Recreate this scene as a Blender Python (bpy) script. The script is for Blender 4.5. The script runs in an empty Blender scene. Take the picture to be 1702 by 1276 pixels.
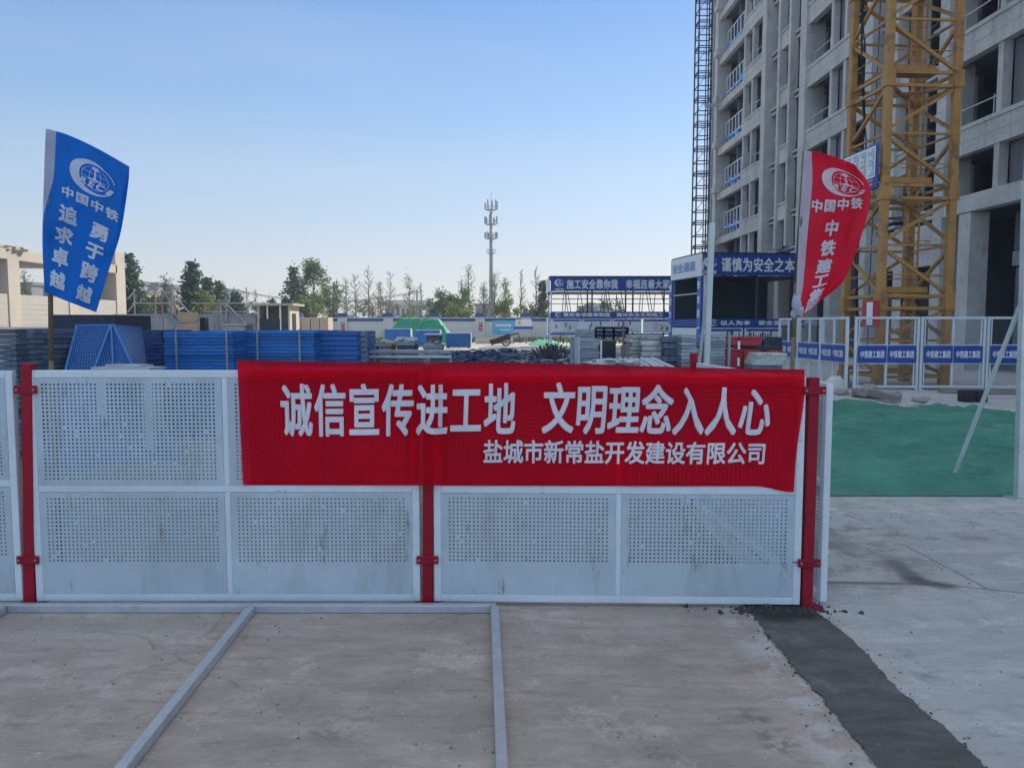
import bpy, bmesh, math, random
from math import sin, cos, pi, radians as R
from mathutils import Vector, Matrix, noise
random.seed(11)
SC = bpy.context.scene
COL = SC.collection

# ------------------------------------------------------------------ camera, sky, sun, exposure
F_PX, CX, CY, HZ, EYE = 1279.0, 851.0, 638.0, 540.0, 1.6
PITCH = math.atan((CY - HZ) / F_PX)
cam_d = bpy.data.cameras.new('camera'); cam = bpy.data.objects.new('camera', cam_d); COL.objects.link(cam)
cam.location = (0, 0, EYE); cam.rotation_euler = (pi / 2 - PITCH, 0, 0)
cam_d.sensor_width = 36; cam_d.lens = 36 * F_PX / 1702; cam_d.clip_start = .05; cam_d.clip_end = 3000
SC.camera = cam
SUN_EL, SUN_AZ = R(38), R(50)            # azimuth measured from +Y (ahead) towards +X (right)
w = bpy.data.worlds.new('World'); SC.world = w; w.use_nodes = True
wn = w.node_tree.nodes; wl = w.node_tree.links
bg = wn['Background']; sky = wn.new('ShaderNodeTexSky'); sky.sky_type = 'NISHITA'; sky.sun_disc = False
sky.sun_elevation = SUN_EL; sky.sun_rotation = SUN_AZ; sky.altitude = 0; sky.air_density = 1.0; sky.dust_density = 1.2; sky.ozone_density = 1.6
# the clear spring sky: the physical sky blended with a measured colour by height (raised overhead and behind the camera to fill the shade), plus thin cloud streaks
EXPO = 1.0; K = 10 / 2 ** EXPO
tcw = wn.new('ShaderNodeTexCoord'); sep = wn.new('ShaderNodeSeparateXYZ'); wl.new(tcw.outputs['Generated'], sep.inputs[0])
rp = wn.new('ShaderNodeValToRGB'); wl.new(sep.outputs['Z'], rp.inputs['Fac']); el = rp.color_ramp.elements
SKY = [(0.0, (.82, .81, .79)), (.055, (.75, .78, .80)), (.14, (.47, .66, .88)), (.25, (.24, .50, .88)), (.38, (.115, .345, .81)), (.52, (.34, .50, .76)), (.72, (.66, .72, .80)), (1.0, (.66, .72, .80))]
while len(el) < len(SKY): el.new(.5)
for e, (p, c) in zip(el, SKY): e.position = p; e.color = (*c, 1)
scl = wn.new('ShaderNodeVectorMath'); scl.operation = 'SCALE'; wl.new(rp.outputs['Color'], scl.inputs[0])
bk = wn.new('ShaderNodeMapRange'); wl.new(sep.outputs['Y'], bk.inputs['Value'])
for k_, v_ in (('From Min', .35), ('From Max', -.6), ('To Min', K), ('To Max', K * 1.65)): bk.inputs[k_].default_value = v_
lr = wn.new('ShaderNodeMapRange'); wl.new(sep.outputs['X'], lr.inputs['Value'])
for k_, v_ in (('From Min', -.6), ('From Max', .35), ('To Min', .88), ('To Max', 1.12)): lr.inputs[k_].default_value = v_
mlr = wn.new('ShaderNodeMath'); mlr.operation = 'MULTIPLY'; wl.new(bk.outputs['Result'], mlr.inputs[0]); wl.new(lr.outputs['Result'], mlr.inputs[1])
wl.new(mlr.outputs[0], scl.inputs['Scale'])
mxs = wn.new('ShaderNodeMix'); mxs.data_type = 'RGBA'; mxs.inputs[0].default_value = .82
wl.new(sky.outputs['Color'], mxs.inputs[6]); wl.new(scl.outputs[0], mxs.inputs[7])
mpw = wn.new('ShaderNodeMapping'); mpw.inputs['Scale'].default_value = (1.1, 1.1, 6.5); mpw.inputs['Rotation'].default_value = (.15, .12, .3)
nzw = wn.new('ShaderNodeTexNoise'); nzw.inputs['Scale'].default_value = 1.5; nzw.inputs['Detail'].default_value = 4; nzw.inputs['Roughness'].default_value = .5
rmw = wn.new('ShaderNodeMapRange'); rmw.inputs['From Min'].default_value = .5; rmw.inputs['From Max'].default_value = .85; rmw.inputs['To Min'].default_value = 0; rmw.inputs['To Max'].default_value = .22
mxw = wn.new('ShaderNodeMix'); mxw.data_type = 'RGBA'; mxw.inputs[7].default_value = (.66 * K, .70 * K, .77 * K, 1)
wl.new(tcw.outputs['Generated'], mpw.inputs['Vector']); wl.new(mpw.outputs['Vector'], nzw.inputs['Vector'])
wl.new(nzw.outputs['Fac'], rmw.inputs['Value']); wl.new(rmw.outputs['Result'], mxw.inputs[0])
wl.new(mxs.outputs[2], mxw.inputs[6]); wl.new(mxw.outputs[2], bg.inputs['Color'])
bg.inputs['Strength'].default_value = .1
sun_d = bpy.data.lights.new('sun', 'SUN'); sun = bpy.data.objects.new('sun', sun_d); COL.objects.link(sun)
sun_d.energy = 3.1; sun_d.angle = R(.5); sun_d.color = (1, .93, .82)
SUN_DIR = Vector((cos(SUN_EL) * sin(SUN_AZ), cos(SUN_EL) * cos(SUN_AZ), sin(SUN_EL)))
sun.rotation_euler = SUN_DIR.to_track_quat('Z', 'Y').to_euler(); sun.location = (40, 40, 90)
SC.view_settings.view_transform = 'Standard'; SC.view_settings.look = 'None'; SC.view_settings.gamma = 1
SC.view_settings.exposure = EXPO
SC.cycles.max_bounces = 8; SC.cycles.transparent_max_bounces = 24

# ------------------------------------------------------------------ measuring helpers
def ray(px, py):
    v = (py - CY) / F_PX; c, s = cos(PITCH), sin(PITCH)
    return Vector(((px - CX) / F_PX, c - v * s, -s - v * c))
def at(px, py, Y):                       # the point of the place seen at a pixel, Y metres ahead
    r = ray(px, py); t = Y / r.y
    return Vector((r.x * t, Y, EYE + r.z * t))
def gr(px, py, z=0.0):                   # the same, on the ground
    r = ray(px, py); t = (z - EYE) / r.z
    return Vector((r.x * t, r.y * t, z))

# ------------------------------------------------------------------ materials
MATS = {}
class NT:
    def __init__(s, name):
        s.m = bpy.data.materials.new(name); s.m.use_nodes = True; s.t = s.m.node_tree; s.b = s.t.nodes['Principled BSDF']
    def n(s, typ, **kw):
        nd = s.t.nodes.new('ShaderNode' + typ)
        for k, v in kw.items():
            if hasattr(nd, k) and not k[0].isupper(): setattr(nd, k, v)
            else: nd.inputs[k].default_value = v
        return nd
    def l(s, a, b): s.t.links.new(a, b)
    def coords(s, rnd=True, stretch=(1, 1, 1)):
        tc = s.n('TexCoord'); mp = s.n('Mapping'); mp.inputs['Scale'].default_value = stretch
        s.l(tc.outputs['Object'], mp.inputs['Vector'])
        if rnd:
            oi = s.n('ObjectInfo'); mu = s.n('Math', operation='MULTIPLY'); mu.inputs[1].default_value = 57.0
            s.l(oi.outputs['Random'], mu.inputs[0]); s.l(mu.outputs[0], mp.inputs['Location'])
        return mp.outputs['Vector']
    def noise(s, vec, scale, detail=5, rough=.6):
        nz = s.n('TexNoise'); nz.inputs['Scale'].default_value = scale; nz.inputs['Detail'].default_value = detail; nz.inputs['Roughness'].default_value = rough
        s.l(vec, nz.inputs['Vector']); return nz.outputs['Fac']
    def rng(s, sock, a, b, c=0., d=1.):
        r = s.n('MapRange'); s.l(sock, r.inputs['Value'])
        for k, v in zip(('From Min', 'From Max', 'To Min', 'To Max'), (a, b, c, d)): r.inputs[k].default_value = v
        return r.outputs['Result']
    def math(s, op, a, b=None):
        m = s.n('Math', operation=op)
        for i, x in enumerate((a, b)):
            if x is None: continue
            if isinstance(x, (int, float)): m.inputs[i].default_value = x
            else: s.l(x, m.inputs[i])
        return m.outputs[0]
    def mix(s, fac, a, b, mode='MIX'):
        m = s.n('Mix', data_type='RGBA', blend_type=mode)
        for i, x in ((0, fac), (6, a), (7, b)):
            if isinstance(x, (int, float)): m.inputs[i].default_value = x
            elif isinstance(x, tuple): m.inputs[i].default_value = (*x[:3], 1)
            else: s.l(x, m.inputs[i])
        return m.outputs[2]
    def bump(s, h, strength, dist=.01):
        b = s.n('Bump'); b.inputs['Strength'].default_value = strength; b.inputs['Distance'].default_value = dist
        s.l(h, b.inputs['Height']); s.l(b.outputs['Normal'], s.b.inputs['Normal'])

def mat(name, col, rough=.65, metal=0., var=.14, scale=3., fine=45., bump=.0, stretch=(1, 1, 1), stain=None, trans=0., spec=.4, rv=0.):
    if name in MATS: return MATS[name]
    t = NT(name); v = t.coords(True, stretch)
    a = t.noise(v, scale, 6); b = t.noise(v, fine, 3)
    f = t.math('ADD', t.math('MULTIPLY', a, .65), t.math('MULTIPLY', b, .35))
    f = t.rng(f, .3, .7, 0, 1)
    lo = tuple(c * (1 - var) for c in col); hi = tuple(min(1, c * (1 + var)) for c in col)
    c = t.mix(f, lo, hi)
    if stain:                             # (colour, scale, threshold, stretch)
        sv = t.coords(True, stain[3] if len(stain) > 3 else (1, 1, 1))
        m = t.rng(t.noise(sv, stain[1], 8, .68), stain[2], stain[2] + .1, 0, 1)
        c = t.mix(m, c, stain[0])
    if rv:                                # each copy faded a little differently
        oi = t.n('ObjectInfo'); sc_ = t.n('VectorMath', operation='SCALE'); t.l(c, sc_.inputs[0]); t.l(t.rng(oi.outputs['Random'], 0, 1, 1 - rv, 1 + rv), sc_.inputs['Scale']); c = sc_.outputs[0]
    t.l(c, t.b.inputs['Base Color']); t.b.inputs['Roughness'].default_value = rough; t.b.inputs['Metallic'].default_value = metal
    t.b.inputs['Specular IOR Level'].default_value = spec
    if bump: t.bump(b, bump, .01)
    if trans:
        tr = t.n('BsdfTranslucent'); t.l(c, tr.inputs['Color']); mx = t.n('MixShader'); mx.inputs[0].default_value = trans
        t.l(t.b.outputs[0], mx.inputs[1]); t.l(tr.outputs[0], mx.inputs[2]); t.l(mx.outputs[0], t.t.nodes['Material Output'].inputs['Surface'])
    MATS[name] = t.m; return t.m

def seg_mask(t, vec, A, B, wid, soft, wob=.0, wob_scale=6.):
    """1 inside a wobbly stroke from A to B (metres, flat), 0 outside"""
    if wob:
        nz = t.n('TexNoise'); nz.inputs['Scale'].default_value = wob_scale; nz.inputs['Detail'].default_value = 5; t.l(vec, nz.inputs['Vector'])
        ad = t.n('VectorMath', operation='SUBTRACT'); t.l(nz.outputs['Color'], ad.inputs[0]); ad.inputs[1].default_value = (.5, .5, .5)
        sc = t.n('VectorMath', operation='SCALE'); t.l(ad.outputs[0], sc.inputs[0]); sc.inputs['Scale'].default_value = wob
        a2 = t.n('VectorMath', operation='ADD'); t.l(vec, a2.inputs[0]); t.l(sc.outputs[0], a2.inputs[1]); vec = a2.outputs[0]
    A = Vector((A[0], A[1], 0)); B = Vector((B[0], B[1], 0)); d = B - A; L2 = max(d.length_squared, 1e-6)
    fl = t.n('VectorMath', operation='MULTIPLY'); t.l(vec, fl.inputs[0]); fl.inputs[1].default_value = (1, 1, 0)
    pa = t.n('VectorMath', operation='SUBTRACT'); t.l(fl.outputs[0], pa.inputs[0]); pa.inputs[1].default_value = A
    dt = t.n('VectorMath', operation='DOT_PRODUCT'); t.l(pa.outputs[0], dt.inputs[0]); dt.inputs[1].default_value = d
    h = t.n('Math', operation='DIVIDE', use_clamp=True); t.l(dt.outputs['Value'], h.inputs[0]); h.inputs[1].default_value = L2
    dh = t.n('VectorMath', operation='SCALE'); dh.inputs[0].default_value = d; t.l(h.outputs[0], dh.inputs['Scale'])
    df = t.n('VectorMath', operation='SUBTRACT'); t.l(pa.outputs[0], df.inputs[0]); t.l(dh.outputs[0], df.inputs[1])
    ln = t.n('VectorMath', operation='LENGTH'); t.l(df.outputs[0], ln.inputs[0])
    return t.rng(ln.outputs['Value'], wid, wid + soft, 1, 0)

def slab_mat(name, base, dark, light, strokes, joints=()):
    """worn concrete: blotches, dust, speckle, hairline cracks and hand-placed stains"""
    t = NT(name); v = t.coords(False)
    big = t.noise(v, .7, 7, .62); mid = t.noise(t.coords(False, (1.6, 4.5, 1)), 1.3, 9, .72); fin = t.noise(v, 90, 2); sp = t.noise(v, 26, 4, .7)
    c = t.mix(t.rng(big, .36, .66), dark, base)
    c = t.mix(t.math('MULTIPLY', t.rng(mid, .46, .68), .7), c, light)
    c = t.mix(t.math('MULTIPLY', t.rng(t.noise(v, 3.1, 9, .75), .5, .72), .45), c, tuple(x * .62 for x in dark))
    c = t.mix(t.math('MULTIPLY', t.rng(fin, .3, .7), .30), c, tuple(x * .72 for x in base))
    c = t.mix(t.math('MULTIPLY', t.rng(sp, .66, .74), .55), c, tuple(x * .4 for x in base))
    c = t.mix(t.math('MULTIPLY', t.rng(t.noise(v, 41, 2, .5), .70, .76), .5), c, tuple(min(.8, x * 1.5) for x in light))
    st2 = t.noise(t.coords(False, (1.1, 5.5, 1)), 2.6, 10, .78)
    c = t.mix(t.math('MULTIPLY', t.rng(st2, .53, .64), .55), c, tuple(x * .66 for x in dark))
    c = t.mix(t.math('MULTIPLY', t.rng(t.noise(v, 7.5, 9, .8), .57, .66), .5), c, tuple(x * .72 for x in dark))
    c = t.mix(t.math('MULTIPLY', t.rng(t.noise(v, 1.9, 10, .8), .54, .62), .45), c, tuple(min(.8, x * 1.12) for x in light))
    vo = t.n('TexVoronoi', feature='DISTANCE_TO_EDGE'); vo.inputs['Scale'].default_value = .4
    wn_ = t.n('TexNoise'); wn_.inputs['Scale'].default_value = 3; wn_.inputs['Detail'].default_value = 8; t.l(v, wn_.inputs['Vector'])
    wv = t.n('VectorMath', operation='SCALE'); wv.inputs['Scale'].default_value = .35; t.l(wn_.outputs['Color'], wv.inputs[0]); wa = t.n('VectorMath', operation='ADD'); t.l(v, wa.inputs[0]); t.l(wv.outputs[0], wa.inputs[1]); t.l(wa.outputs[0], vo.inputs['Vector'])
    ck = t.math('MULTIPLY', t.rng(vo.outputs['Distance'], .0015, .005, 1, 0), t.rng(t.noise(v, .9, 3), .5, .56))
    c = t.mix(t.math('MULTIPLY', ck, .3), c, tuple(x * .35 for x in dark))
    for (A, B, wd, sf, wob, colr, op, gate) in strokes:
        m = seg_mask(t, v, A, B, wd, sf, wob)
        if gate: m = t.math('MULTIPLY', m, t.rng(t.noise(v, gate, 4, .7), .47, .58))
        c = t.mix(t.math('MULTIPLY', m, op), c, colr)
    t.l(c, t.b.inputs['Base Color']); t.b.inputs['Roughness'].default_value = .82; t.b.inputs['Specular IOR Level'].default_value = .3
    t.bump(t.math('ADD', t.math('MULTIPLY', fin, .3), t.math('MULTIPLY', sp, .7)), .35, .006)
    MATS[name] = t.m; return t.m

white_paint = mat('chipped white paint', (.58, .63, .66), .45, var=.14, scale=2.2, stain=((.20, .17, .14), 7, .64))
_t = NT('white coated sheet'); _v = _t.coords(True); _vs = _t.coords(True, (2.2, 1, .5))
_c = _t.mix(_t.rng(_t.noise(_v, 1.5, 6, .6), .35, .65), (.37, .445, .49), (.44, .515, .56))
_c = _t.mix(_t.math('MULTIPLY', _t.rng(_t.noise(_vs, 1.7, 9, .72), .50, .68), .55), _c, (.27, .29, .28))
_c = _t.mix(_t.math('MULTIPLY', _t.rng(_t.noise(_vs, 5.5, 8, .75), .60, .68), .75), _c, (.19, .165, .14))
_c = _t.mix(_t.math('MULTIPLY', _t.rng(_t.noise(_t.coords(True, (1, 1, 4)), 17, 6, .8), .66, .72), .6), _c, (.13, .12, .12))
_c = _t.mix(_t.math('MULTIPLY', _t.rng(_t.noise(_v, 3.0, 6, .6), .60, .75), .4), _c, (.53, .59, .63))
_t.l(_c, _t.b.inputs['Base Color']); _t.b.inputs['Roughness'].default_value = .42; _t.b.inputs['Specular IOR Level'].default_value = .35
_t.bump(_t.noise(_v, 2.6, 3, .5), .5, .03); sheet_paint = _t.m
red_paint = mat('red post paint', (.27, .008, .022), .55, var=.25, scale=4, stain=((.11, .02, .025), 6, .62), spec=.2)
galv = mat('galvanised steel', (.50, .53, .56), .42, .55, var=.16, scale=5, fine=30)
galv_dull = mat('dull grey steel', (.26, .29, .31), .6, .2, var=.25, scale=3, stain=((.13, .11, .09), 3, .62))
blue_steel = mat('blue panel steel', (.026, .14, .40), .5, .1, var=.25, scale=2.5, stain=((.05, .09, .16), 3, .62), rv=.28)
yellow_paint = mat('crane yellow paint', (.42, .22, .06), .5, var=.2, scale=1.5, stain=((.20, .11, .05), 1.6, .54))
con_face = mat('cast concrete facade', (.46, .455, .44), .85, var=.26, scale=.8, fine=7, stain=((.32, .315, .30), 1.6, .57, (1, 1, .4)), bump=.3)
con_dark = mat('shaded infill wall', (.165, .17, .185), .9, var=.2, scale=.6, fine=7, stretch=(4, 4, .3))  # shade of the recessed walls is put into this darker colour
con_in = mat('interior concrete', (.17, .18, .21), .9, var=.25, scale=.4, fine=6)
con_warm = mat('pale concrete', (.42, .385, .33), .85, var=.16, scale=.7, fine=9, stain=((.36, .33, .29), 1.2, .6, (1, 1, .4)))
block_wall = mat('aerated block', (.38, .36, .33), .9, var=.1, scale=1.0)
wood = mat('pine timber', (.50, .36, .22), .75, var=.22, scale=2, stretch=(1, 6, 6))
wood_old = mat('grey timber', (.24, .21, .18), .85, var=.3, scale=3, stretch=(1, 6, 6))
black_stuff = mat('black plastic', (.022, .024, .03), .5, var=.4, scale=4)
navy_tarp = mat('navy tarpaulin', (.018, .024, .045), .55, var=.45, scale=2.5)
sign_blue = mat('sign blue', (.012, .060, .30), .45, var=.06, scale=1)
sign_white = mat('sign white', (.74, .76, .78), .5, var=.04, scale=1)
letter_white = mat('lettering white', (.78, .79, .80), .55, var=.03, scale=2)
ink = mat('printed ink', (.10, .12, .17), .6, var=.1)
rust_brown = mat('rusty cart sheet', (.13, .050, .035), .75, var=.35, scale=3)
bamboo = mat('bamboo', (.16, .13, .07), .6, var=.3, scale=5, stretch=(3, 3, .5))
rock_grey = mat('rubble stone', (.33, .31, .28), .9, var=.3, scale=6, bump=.6)
rubber = mat('black rubber', (.018, .018, .02), .7, var=.3)
red_box = mat('red cabinet paint', (.42, .025, .035), .45, var=.15)
wall_white = mat('boundary wall plaster', (.60, .59, .57), .85, var=.09, scale=.35, stain=((.42, .41, .38), .7, .62, (1, 1, .5)))
cap_blue = mat('boundary wall blue', (.030, .075, .24), .7, var=.1)

# ------------------------------------------------------------------ mesh building
class MB:
    def __init__(s): s.v = []; s.f = []
    def add(s, vs, fs):
        o = len(s.v); s.v += [Vector(p) for p in vs]; s.f += [tuple(i + o for i in f) for f in fs]; return s
    def box(s, x0, x1, y0, y1, z0, z1):
        x0, x1 = min(x0, x1), max(x0, x1); y0, y1 = min(y0, y1), max(y0, y1); z0, z1 = min(z0, z1), max(z0, z1)
        return s.add([(x, y, z) for z in (z0, z1) for y in (y0, y1) for x in (x0, x1)],
                     [(0, 2, 3, 1), (4, 5, 7, 6), (0, 1, 5, 4), (2, 6, 7, 3), (0, 4, 6, 2), (1, 3, 7, 5)])
    def bar(s, p, q, wd, ht=None, up=None):
        p, q = Vector(p), Vector(q); ht = wd if ht is None else ht; d = (q - p).normalized()
        up = Vector(up) if up else (Vector((0, 0, 1)) if abs(d.z) < .95 else Vector((0, 1, 0)))
        a = d.cross(up).normalized(); b = a.cross(d).normalized(); a *= wd / 2; b *= ht / 2
        return s.add([p - a - b, p + a - b, p + a + b, p - a + b, q - a - b, q + a - b, q + a + b, q - a + b],
                     [(0, 1, 2, 3), (7, 6, 5, 4), (0, 4, 5, 1), (1, 5, 6, 2), (2, 6, 7, 3), (3, 7, 4, 0)])
    def tube(s, p, q, r, r2=None, n=8, caps=True):
        p, q = Vector(p), Vector(q); r2 = r if r2 is None else r2; d = (q - p).normalized()
        up = Vector((0, 0, 1)) if abs(d.z) < .95 else Vector((0, 1, 0)); a = d.cross(up).normalized(); b = a.cross(d)
        vs = [p + (a * cos(2 * pi * i / n) + b * sin(2 * pi * i / n)) * r for i in range(n)] + [q + (a * cos(2 * pi * i / n) + b * sin(2 * pi * i / n)) * r2 for i in range(n)]
        fs = [(i, (i + 1) % n, n + (i + 1) % n, n + i) for i in range(n)]
        if caps: fs += [tuple(range(n))[::-1], tuple(range(n, 2 * n))]
        return s.add(vs, fs)
    def path(s, pts, r, n=6):
        for a, b in zip(pts, pts[1:]): s.tube(a, b, r, n=n)
        return s
    def quad(s, *ps): return s.add(ps, [tuple(range(len(ps)))])
    def extr(s, poly, off):
        n = len(poly); off = Vector(off); vs = [Vector(p) for p in poly]
        return s.add(vs + [p + off for p in vs], [tuple(range(n))[::-1], tuple(range(n, 2 * n))] + [(i, (i + 1) % n, n + (i + 1) % n, n + i) for i in range(n)])
    def grid(s, fn, nu, nv):
        return s.add([fn(i / nu, j / nv) for j in range(nv + 1) for i in range(nu + 1)],
                     [(j * (nu + 1) + i, j * (nu + 1) + i + 1, (j + 1) * (nu + 1) + i + 1, (j + 1) * (nu + 1) + i) for j in range(nv) for i in range(nu)])
    def lump(s, c, rx, ry, rz, seed=0, rough=.3, nu=10, nv=6):
        c = Vector(c)
        def fn(u, v):
            a = 2 * pi * u; b = pi * (v - .5); d = Vector((cos(a) * cos(b), sin(a) * cos(b), sin(b)))
            k = 1 + rough * (noise.noise(d * 1.7 + Vector((seed * 3.1, 0, 0))) + .5 * noise.noise(d * 4 + Vector((0, seed * 2.7, 0))))
            return c + Vector((d.x * rx * k, d.y * ry * k, d.z * rz * k))
        return s.grid(fn, nu, nv)
    def build(s, name, m, parent=None, local=False, smooth=False, bevel=0., origin=None, solid=0.):
        me = bpy.data.meshes.new(name)
        if parent is not None:
            off = Vector((0, 0, 0)); q_ = None if local else parent
            while q_: off = off + q_.location; q_ = q_.parent
        elif origin is not None: off = Vector(origin)
        else:
            xs = [p.x for p in s.v]; ys = [p.y for p in s.v]; zs = [p.z for p in s.v]
            off = Vector(((min(xs) + max(xs)) / 2, (min(ys) + max(ys)) / 2, min(zs)))
        me.from_pydata([tuple(p - off) for p in s.v], [], s.f); me.update()
        ob = bpy.data.objects.new(name, me); COL.objects.link(ob); me.materials.append(m)
        if parent is not None: ob.parent = parent
        else: ob.location = off
        if smooth:
            for p in me.polygons: p.use_smooth = True
        if solid:
            md = ob.modifiers.new('thickness', 'SOLIDIFY'); md.thickness = solid; md.offset = 0
        if bevel:
            md = ob.modifiers.new('edge', 'BEVEL'); md.width = bevel; md.segments = 2; md.limit_method = 'ANGLE'
        return ob

def tag(o, label=None, cat=None, group=None, kind=None):
    if label: o['label'] = label
    if cat: o['category'] = cat
    if group: o['group'] = group
    if kind: o['kind'] = kind
    return o
def thing(name, label, cat, loc=(0, 0, 0), rotz=0., group=None):
    o = bpy.data.objects.new(name, None); COL.objects.link(o); o.empty_display_size = .2
    o.location = loc; o.rotation_euler = (0, 0, rotz)
    return tag(o, label, cat, group)
def dup(root, loc, rotz=None, label=None, group=None):
    r = root.copy(); COL.objects.link(r); r.location = loc
    if rotz is not None: r.rotation_euler = (0, 0, rotz)
    if label: r['label'] = label
    if group: r['group'] = group
    def kids(src, dst):
        for ch in list(src.children):
            c = ch.copy(); COL.objects.link(c); c.parent = dst; kids(ch, c)
    kids(root, r); return r

# ------------------------------------------------------------------ lettering
GL = {}
def glyph(ch):
    if ch not in GL:
        cu = bpy.data.curves.new('g', 'FONT'); cu.body = ch; cu.resolution_u = 3
        o = bpy.data.objects.new('g', cu); COL.objects.link(o)
        me = bpy.data.meshes.new_from_object(o.evaluated_get(bpy.context.evaluated_depsgraph_get()))
        GL[ch] = ([v.co.copy() for v in me.vertices], [tuple(p.vertices) for p in me.polygons])
        bpy.data.objects.remove(o); bpy.data.curves.remove(cu); bpy.data.meshes.remove(me)
    return GL[ch]
def put(mb, ch, fn, cx, cy, wd, ht, bold=.02, cut=0, shear=0., latin=False, dv=(0, -1, 0)):
    """one character; its strokes are thickened by laying four shifted copies over each other"""
    if ch in ' \u3000': return
    vs, fs = glyph(ch)
    mx, my = ((min(v.x for v in vs) + max(v.x for v in vs)) / 2, .345) if latin else (.5, .38)
    vs = [Vector((v.x, v.y, 0)) for v in vs]
    if cut:
        bm = bmesh.new(); bv = [bm.verts.new(v) for v in vs]
        for f in fs:
            try: bm.faces.new([bv[i] for i in f])
            except ValueError: pass
        for i in range(1, cut):
            for nrm in ((1, 0, 0), (0, 1, 0)):
                bmesh.ops.bisect_plane(bm, geom=bm.verts[:] + bm.edges[:] + bm.faces[:], plane_co=(i / cut, i / cut - .12, 0), plane_no=nrm)
        bm.verts.index_update(); vs = [v.co.copy() for v in bm.verts]; fs = [tuple(v.index for v in f.verts) for f in bm.faces]; bm.free()
    size = (fn(cx, cy + ht / 2) - fn(cx, cy - ht / 2)).length; dv = Vector(dv) * max(.00025, .004 * size); bw_ = bold * 1.25; bh_ = bw_ * min(1., 1.15 * wd / ht)
    for k, (sx, sy) in enumerate(((-1, -1), (1, 1), (-1, 1), (1, -1)) + (((0, 0), (-1, 0), (1, 0), (0, 1), (0, -1)) if cut or latin else ())):
        mb.add([fn(cx + (v.x - mx + sx * bw_ + shear * (v.y - my)) * wd, cy + (v.y - my + sy * bh_) * ht) + dv * k for v in vs], fs)
def line_of(mb, text, fn, x0, x1, cy, ht, bold=.02, fill=1.0, dv=(0, -1, 0)):
    n = len(text); p = (x1 - x0) / n
    for i, ch in enumerate(text): put(mb, ch, fn, x0 + p * (i + .5), cy, p * fill, ht, bold, dv=dv)
def marks(mb, fn, x0, x1, y0, y1, rows, seed, hgt=.35):
    """rows of small print too far away to read: thin bars of uneven length"""
    rn = random.Random(seed); dy = (y1 - y0) / rows
    for r in range(rows):
        x = x0
        while x < x1 - .02 * (x1 - x0):
            L = rn.uniform(.08, .4) * (x1 - x0); e = min(x1, x + L)
            yc = y0 + dy * (r + .5); mb.quad(fn(x, yc - dy * hgt / 2), fn(e, yc - dy * hgt / 2), fn(e, yc + dy * hgt / 2), fn(x, yc + dy * hgt / 2))
            x = e + rn.uniform(.02, .1) * (x1 - x0)
            if rn.random() < .25: break
def arc_strip(mb, fn, fo, fi, a0, a1, n):
    for i in range(n):
        t0, t1 = a0 + (a1 - a0) * i / n, a0 + (a1 - a0) * (i + 1) / n
        mb.quad(fn(*fo(t0)), fn(*fo(t1)), fn(*fi(t1)), fn(*fi(t0)))
def emblem(mb, fn, cx, cy, sz, letters=True, eps=.0012):
    """open ring round a globe with a rail section and three letters"""
    lay = [0]
    def f(x, y): return fn(cx + x * sz, cy + y * sz) + Vector((0, -eps * lay[0], 0))
    D = R(1)
    for e in (.60, .27):
        arc_strip(mb, f, lambda t: (.13 + e * cos(t), .54 * sin(t)), lambda t: (.13 + (e - .02) * cos(t), .522 * sin(t)), 0, 2 * pi, 30)
    lay[0] = 1
    for yy in (.20, -.06): mb.quad(f(-.45, yy), f(.65, yy), f(.65, yy + .018), f(-.45, yy + .018))
    lay[0] = 2
    arc_strip(mb, f, lambda t: (cos(t), .78 * sin(t)), lambda t: (.16 + .72 * cos(t) * (1 + .10 * max(0, cos(t))), .01 + (.66 + .04 * max(0, cos(t))) * sin(t)), 12 * D, 326 * D, 48)
    lay[0] = 3
    mb.quad(f(-.02, .42), f(.02, .56), f(.26, .56), f(.30, .42), f(.2, .36), f(.08, .36))
    mb.quad(f(.085, -.03), f(.195, -.03), f(.175, .37), f(.105, .37))
    mb.quad(f(-.24, -.12), f(.54, -.12), f(.20, -.02), f(.08, -.02))
    if letters:
        lay[0] = 4
        for i, ch in enumerate('REC'): put(mb, ch, f, -.33 + i * .37, -.30, .50, .40, .022, shear=.3, latin=True)
        mb.quad(f(.62, -.46), f(.84, -.46), f(1.0, -.16), f(.82, -.16))

# ================================================================== THE SETTING: ground
gs = NT('site ground'); v = gs.coords(False)
c = gs.mix(gs.rng(gs.noise(v, .09, 8, .65), .38, .62), (.40, .37, .33), (.56, .53, .48))
c = gs.mix(gs.math('MULTIPLY', gs.rng(gs.noise(v, .8, 8, .7), .5, .7), .6), c, (.25, .235, .21))
c = gs.mix(gs.math('MULTIPLY', gs.rng(gs.noise(v, 30, 3), .4, .7), .3), c, (.24, .23, .21))
gs.l(c, gs.b.inputs['Base Color']); gs.b.inputs['Roughness'].default_value = .9; gs.bump(gs.noise(v, 12, 6), .4, .03)
MB().quad((-900, -60, 0), (900, -60, 0), (900, 1500, 0), (-900, 1500, 0)).build('ground', gs.m, origin=(0, 0, 0))['kind'] = 'structure'
dk = (.055, .05, .045); tyre = (.13, .12, .115)
st = []
for i in range(17):                       # a row of tread prints
    q = gr(22 + i * 30 + random.uniform(-4, 4), 1194 - i * .9 + random.uniform(-4, 4)); st.append(((q.x - .012, q.y - .02), (q.x + random.uniform(.006, .026), q.y + .022), .004, .014, .07, (.14, .125, .11), random.uniform(.25, .55), 40))
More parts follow.
